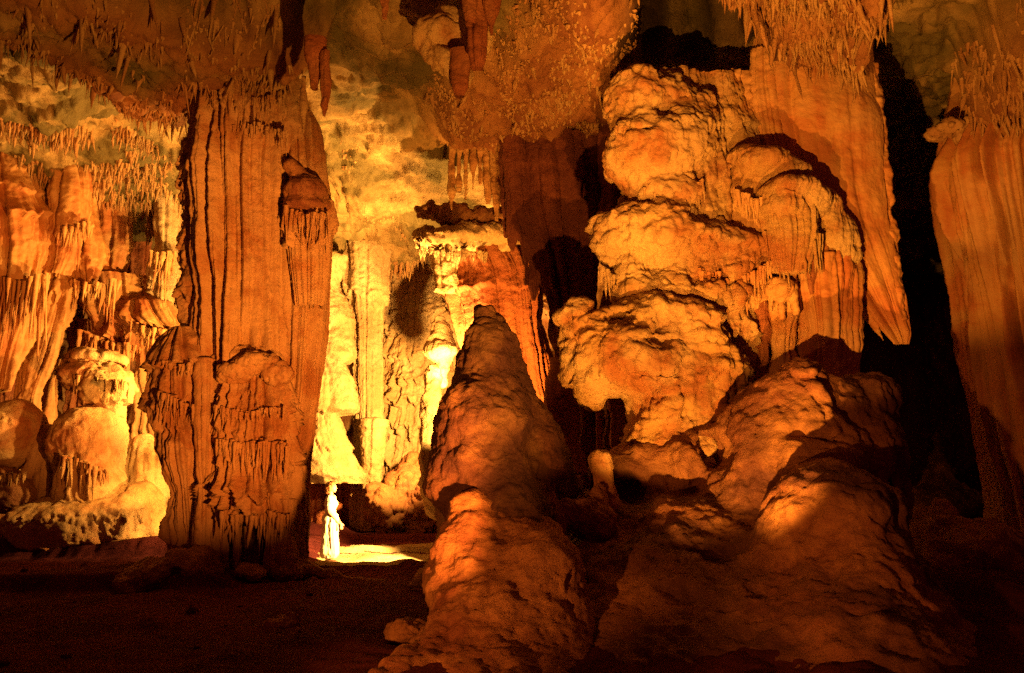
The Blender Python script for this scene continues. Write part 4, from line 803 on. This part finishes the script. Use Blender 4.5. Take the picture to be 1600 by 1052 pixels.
stalac(1292, 395, 440, 12, 12.2, M['orange'], 'short rounded drip under the right canopy', 589)
bl('shell_drip', [E(1108, 455, 12.1, 26, 16, .3), E(1140, 465, 12.1, 18, 22, .25), E(1080, 470, 12.2, 30, 16, .3), E(1155, 450, 12.2, 12, 24, .2)], M['ochre'], 'thin curled shell of flowstone above the lobed boulder', 'flowstone', h=.02, k=.05, lump=(.06, 3), ridged=(.05, 4), seed=590,
   cuts=[E(1145, 462, 11.9, 8, 16, .2)])

# ------------------------------------------------------------------ lower masses
root = thing('crater_mound', P(1180, 1040, 9.8), 'broad sloping flowstone mass with craters filling the lower right', 'mound')
prims = [E(1245, 605, 10.9, 34, 32, .5), C((1245, 610, 10.9), 34, (1300, 700, 10.8), 56), E(1230, 665, 10.7, 50, 46, .5), E(1355, 615, 11.2, 32, 26, .4), C((1352, 620, 11.2), 28, (1355, 700, 11), 36), E(1310, 640, 11, 46, 40, .5),
         C((1362, 680, 11), 26, (1395, 790, 10.9), 30), E(1250, 730, 10.6, 90, 60, .8), E(1190, 640, 11, 34, 44, .4), C((1340, 720, 10.8), 50, (1330, 800, 10.6), 70),
         E(1300, 792, 9.3, 76, 42, .7), C((1310, 805, 9.3), 78, (1335, 960, 8.9), 125), C((1335, 960, 8.9), 125, (1350, 1300, 7.3), 290), C((1400, 930, 9), 40, (1560, 1200, 7.8), 120), C((1250, 810, 9.4), 34, (1215, 960, 9.2), 76), C((1210, 960, 9.2), 76, (1100, 1300, 7.6), 170),
         E(1040, 860, 11.4, 180, 80, 1.3), E(960, 805, 11.2, 90, 32, .6), E(1110, 725, 11.7, 90, 56, .8), E(1180, 725, 11.0, 66, 76, .7), E(1185, 800, 10.8, 80, 70, .8), E(1040, 940, 10.9, 190, 95, 1.2), C((1050, 890, 10.5), 110, (1050, 1300, 8.0), 300), C((930, 930, 9.9), 70, (940, 1300, 7.6), 200), C((1150, 900, 10.0), 80, (1160, 1300, 7.8), 220),
         E(920, 1015, 9.6, 90, 66, .9), C((960, 985, 9.6), 76, (980, 1300, 7.6), 190), C((1060, 712, 12.0), 58, (1010, 752, 11.6), 56), E(980, 730, 11.6, 60, 22, .4), C((880, 900, 10.2), 40, (900, 1000, 9.6), 60)]
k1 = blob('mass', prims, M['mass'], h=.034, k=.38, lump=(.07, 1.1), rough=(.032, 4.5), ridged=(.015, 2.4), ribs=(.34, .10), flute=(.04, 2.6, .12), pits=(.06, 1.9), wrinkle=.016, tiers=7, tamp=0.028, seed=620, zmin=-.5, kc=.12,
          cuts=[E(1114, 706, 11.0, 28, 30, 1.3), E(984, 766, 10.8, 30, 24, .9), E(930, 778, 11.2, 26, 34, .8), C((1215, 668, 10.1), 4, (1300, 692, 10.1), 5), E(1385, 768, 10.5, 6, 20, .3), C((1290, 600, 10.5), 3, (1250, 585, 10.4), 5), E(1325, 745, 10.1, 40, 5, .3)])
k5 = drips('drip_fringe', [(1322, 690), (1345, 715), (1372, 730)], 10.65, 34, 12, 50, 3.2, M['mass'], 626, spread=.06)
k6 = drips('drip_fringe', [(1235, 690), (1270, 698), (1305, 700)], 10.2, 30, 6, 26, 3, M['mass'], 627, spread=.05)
k2 = blob('knob', [E(938, 722, 10.6, 19, 20, .2), C((938, 730, 10.6), 12, (950, 790, 10.6), 22)], M['ochre'], h=.02, k=.08, flute=(.02, 5, .2), lump=(.02, 2), seed=621)
k3 = blob('small_horns', [C((858, 775, 10.2), 7, (866, 800, 10.2), 16), C((890, 800, 10.2), 22, (930, 815, 10.2), 30), E(862, 815, 10.2, 22, 22, .25), C((935, 765, 10.4), 8, (925, 800, 10.3), 24)], M['base'], h=.022, k=.08, lump=(.04, 2.5), ridged=(.04, 3), seed=622)
adopt(root, k5, k6, k1, k2, k3)
bl('flowstone_mound', [E(1500, 870, 12.2, 90, 60, 1.0), E(1470, 830, 12.3, 40, 34, .6), C((1480, 830, 12.3), 30, (1600, 960, 11.6), 60), E(1570, 930, 11.8, 90, 60, .8), C((1462, 790, 12.3), 3, (1462, 815, 12.3), 12), C((1475, 795, 12.3), 3, (1480, 815, 12.3), 10), E(1440, 900, 12, 60, 60, .8)],
   M['base'], 'low craggy mound at the lower right edge', 'mound', h=.036, k=.16, lump=(.08, 1.2), rough=(.03, 5), ridged=(.07, 1.5), seed=630, zmin=-.5)
bl('stalagmite', [C((1467, 682, 18.5), 5, (1468, 720, 18.5), 12), C((1468, 720, 18.5), 12, (1470, 790, 18.5), 44), E(1470, 790, 18.5, 80, 30, 1.0)], M['brown'], 'small solitary stalagmite in the dark gap at far right', 'stalagmite', h=.03, k=.15, lump=(.04, 2), rough=(.02, 5), ridged=(.03, 3), seed=631)

bl('boulder', [E(640, 985, 8.6, 30, 14, .25), E(622, 990, 8.6, 16, 9, .15)], M['base'], 'small flat stone on the dark floor left of the foreground base', 'rock', h=.02, k=.06, lump=(.04, 4), ridged=(.03, 5), seed=632)
bl('boulder', [E(440, 975, 9.6, 26, 10, .25), E(455, 970, 9.6, 16, 10, .15)], M['base'], 'low stone on the open floor in front of the great column', 'rock', h=.02, k=.06, lump=(.04, 4), ridged=(.03, 5), seed=633)
# far right column
root = thing('limestone_column', P(1600, 830, 14.5), 'huge leaning fluted column at the right edge with its foot in shadow', 'column')
f1 = sweep('shaft', [(60, 1530, 1830), (190, 1500, 1830), (262, 1470, 1830), (330, 1478, 1840), (450, 1502, 1850), (600, 1532, 1870), (760, 1566, 1890), (850, 1580, 1900)], 15.0, M['orange'], .7, dz=.03, res=.028,
           flute=(.04, 4, .03), ribs=(.24, .27), lump=(.04, .7), rough=.012, groove=(.45, 2.6), seed=640)
f2 = blob('crusted_brow', [C((1505, 215, 14.6), 12, (1560, 160, 14.4), 26), C((1560, 160, 14.4), 28, (1680, 110, 14.2), 40), E(1480, 205, 14.8, 24, 9, .4), E(1580, 190, 14.4, 60, 22, .5)], M['straw'], h=.035, k=.1, ridged=(.09, 3.2), flute=(.08, 3.5, .3), rough=(.03, 7), seed=641)
adopt(root, f1, f2)

# hanging stalactites at the top of the picture
stalac(492, 60, 140, 16, 11.6, M['red'], 'broad red stalactite hanging above the top right of the great column', 650, tip=5)
stalac(508, 80, 182, 9, 11.5, M['red'], 'long slender red stalactite beside the broad red one', 651)
stalac(474, 118, 208, 6, 12.0, M['straw'], 'pale thin stalactite in front of the ribbed flank of the great column', 652)
stalac(745, -30, 108, 26, 10.8, M['red'], 'thick stalactite hanging at top centre', 653, tip=8)
stalac(768, -30, 55, 17, 10.6, M['red'], 'shorter stalactite right of the thick one at top centre', 654, tip=4)
stalac(735, -20, 38, 10, 10.5, M['red'], 'small stalactite left of the thick one at top centre', 655, tip=3)
stalac(722, 80, 152, 14, 11.4, M['red'], 'squat stalactite below the top centre cluster', 656, lean=-3)
bl('hanging_block', [C((668, 60, 11.6), 22, (720, 120, 11.6), 18), E(690, 60, 11.7, 40, 26, .5), C((700, 40, 11.6), 24, (740, 60, 11.6), 24)], M['ochre'], 'angular block wedged under the ceiling beside the top centre stalactites', 'rock', h=.028, k=.08, ridged=(.05, 2.2), lump=(.06, 1.5), seed=657)
stalac(600, -30, 30, 14, 10.6, M['red'], 'stubby stalactite at the top edge left of centre', 658, tip=3)

# ------------------------------------------------------------------ the visitor
O = P(513, 880, 17.3); O[2] = float(zfloor(np.array([O[0]]), np.array([O[1]]))[0])
def pc(a, r1, b, r2): return ('c', O + np.array(a), r1, O + np.array(b), r2)
def pe(c, r): return ('e', O + np.array(c), np.array(r))
skin = plain('skin', (0.72, 0.48, 0.34), 0.5); hairm = plain('auburn_hair', (0.30, 0.13, 0.05), 0.6)
white = plain('white_cotton', (0.86, 0.83, 0.76), 0.8); cream = plain('cream_skirt_cloth', (0.84, 0.80, 0.70), 0.85); shoe = plain('brown_shoe_leather', (0.12, 0.06, 0.035), 0.5)
root = thing('person', O, 'person in a white blouse and long pale skirt standing and looking up at the cave', 'person')
pr = [pe((0.012, 0, 1.575), (.088, .072, .102)), pe((0.045, 0, 1.53), (.052, .052, .058)), pc((0.085, 0, 1.575), .010, (0.112, 0, 1.556), .013), pe((.085, 0, 1.525), (.022, .028, .010)), pe((.088, 0, 1.512), (.020, .026, .009)),
      pe((.066, 0, 1.488), (.03, .03, .022)), pe((.076, .03, 1.60), (.02, .024, .012)), pe((.076, -.03, 1.60), (.02, .024, .012)), pe((.080, .03, 1.582), (.012, .014, .010)), pe((.080, -.03, 1.582), (.012, .014, .010)),
      pe((.0, .074, 1.57), (.018, .010, .030)), pe((.0, -.074, 1.57), (.018, .010, .030)),
      pc((-.015, 0, 1.50), .050, (-.01, 0, 1.38), .056), pe((0, 0, 1.24), (.105, .155, .17)), pe((.04, 0, 1.22), (.10, .13, .08)), pe((0, 0, 1.06), (.095, .125, .12)), pe((-.01, 0, .93), (.125, .165, .13)),
      pc((0, -.13, 1.355), .05, (0, .13, 1.355), .05)]
for s in (-1, 1):
    pr += [pc((0, .165 * s, 1.345), .052, (.015, .195 * s, 1.07), .038), pc((.015, .195 * s, 1.07), .038, (.185, .085 * s, .85), .025)]
    w0 = np.array((.185, .085 * s, .85)); pr += [pc(w0, .022, w0 + (.03, -.012 * s, -.045), .026), pc(w0 + (.03, 0, -.045), .024, w0 + (.05, -.02 * s, -.085), .024)]
    for f, (dy, ln) in enumerate([(.022, .030), (.008, .036), (-.006, .034), (-.019, .026)]):
        a = w0 + np.array((.052, -.012 * s + dy * s, -.088)); b = a + np.array((.014, -.006 * s, -ln)); c = b + np.array((.002, -.010 * s, -ln * .8))
        pr += [pc(a, .0085, b, .0080), pc(b, .0080, c, .0068)]
    a = w0 + np.array((.045, .018 * s, -.03)); b = a + np.array((.028, .008 * s, -.028)); c = b + np.array((.012, -.006 * s, -.026)); pr += [pc(a, .0105, b, .0095), pc(b, .0095, c, .008)]
    pr += [pc((-.01, .085 * s, .90), .085, (.0, .08 * s, .48), .052), pc((0, .08 * s, .48), .05, (-.015, .08 * s, .09), .034), pc((-.03, .08 * s, .045), .032, (.12, .085 * s, .035), .026)]
body = blob('body', pr, skin, h=.0065, k=.014, lump=(0, 1), rough=(0, 1), seed=900)
hp = [pe((-.02, 0, 1.60), (.098, .092, .098)), pe((-.06, 0, 1.55), (.065, .085, .10)), pe((-.03, .062, 1.56), (.05, .03, .075)), pe((-.03, -.062, 1.56), (.05, .03, .075)), pe((.03, 0, 1.665), (.06, .07, .03)), pe((-.075, 0, 1.49), (.045, .07, .06))]
hair = blob('hair', hp, hairm, h=.009, k=.02, lump=(.006, 12), ridged=(.012, 22), rough=(.004, 40), cuts=[pe((.10, 0, 1.56), (.075, .10, .085)), pe((.07, .0, 1.50), (.06, .11, .08))], kc=.01, seed=901)
tp = [pe((0, 0, 1.24), (.122, .172, .175)), pe((.045, 0, 1.225), (.105, .14, .085)), pe((0, 0, 1.07), (.115, .145, .12)), pc((-.005, -.13, 1.352), .062, (-.005, .13, 1.352), .062)]
for s in (-1, 1): tp += [pc((0, .165 * s, 1.345), .066, (.012, .19 * s, 1.14), .064)]
top = blob('blouse', tp, white, h=.009, k=.03, lump=(.006, 7), ridged=(.006, 9), rough=(.001, 30), seed=902, cuts=[pe((0, 0, 1.44), (.075, .075, .05))])
skp = [pe((0, 0, 1.0), (.115, .145, .07)), pe((-.01, 0, .92), (.145, .185, .14)), pc((-.0, .05, .85), .125, (.01, .04, .22), .17), pc((0, -.05, .85), .125, (.01, -.04, .22), .17)]
sk = blob('long_skirt', skp, cream, h=.011, k=.06, lump=(.008, 4), rough=(.001, 20), flute=(.03, 9, .3), cuts=[('e', O + np.array((0, 0, -.02)), np.array((.6, .6, .13)))], kc=.01, seed=903)
shs = [blob('shoe', [pc((-.035, .08 * s, .045), .04, (.125, .085 * s, .036), .033), pe((.05, .083 * s, .025), (.12, .04, .028))], shoe, h=.009, k=.02, lump=(0, 1), rough=(0, 1), seed=904) for s in (-1, 1)]
adopt(root, body, hair, top, sk, *shs)
for o in root.children: pass
for o in list(scene.objects):
    if o.get('category') and not o.get('kind'): o['kind'] = 'thing'
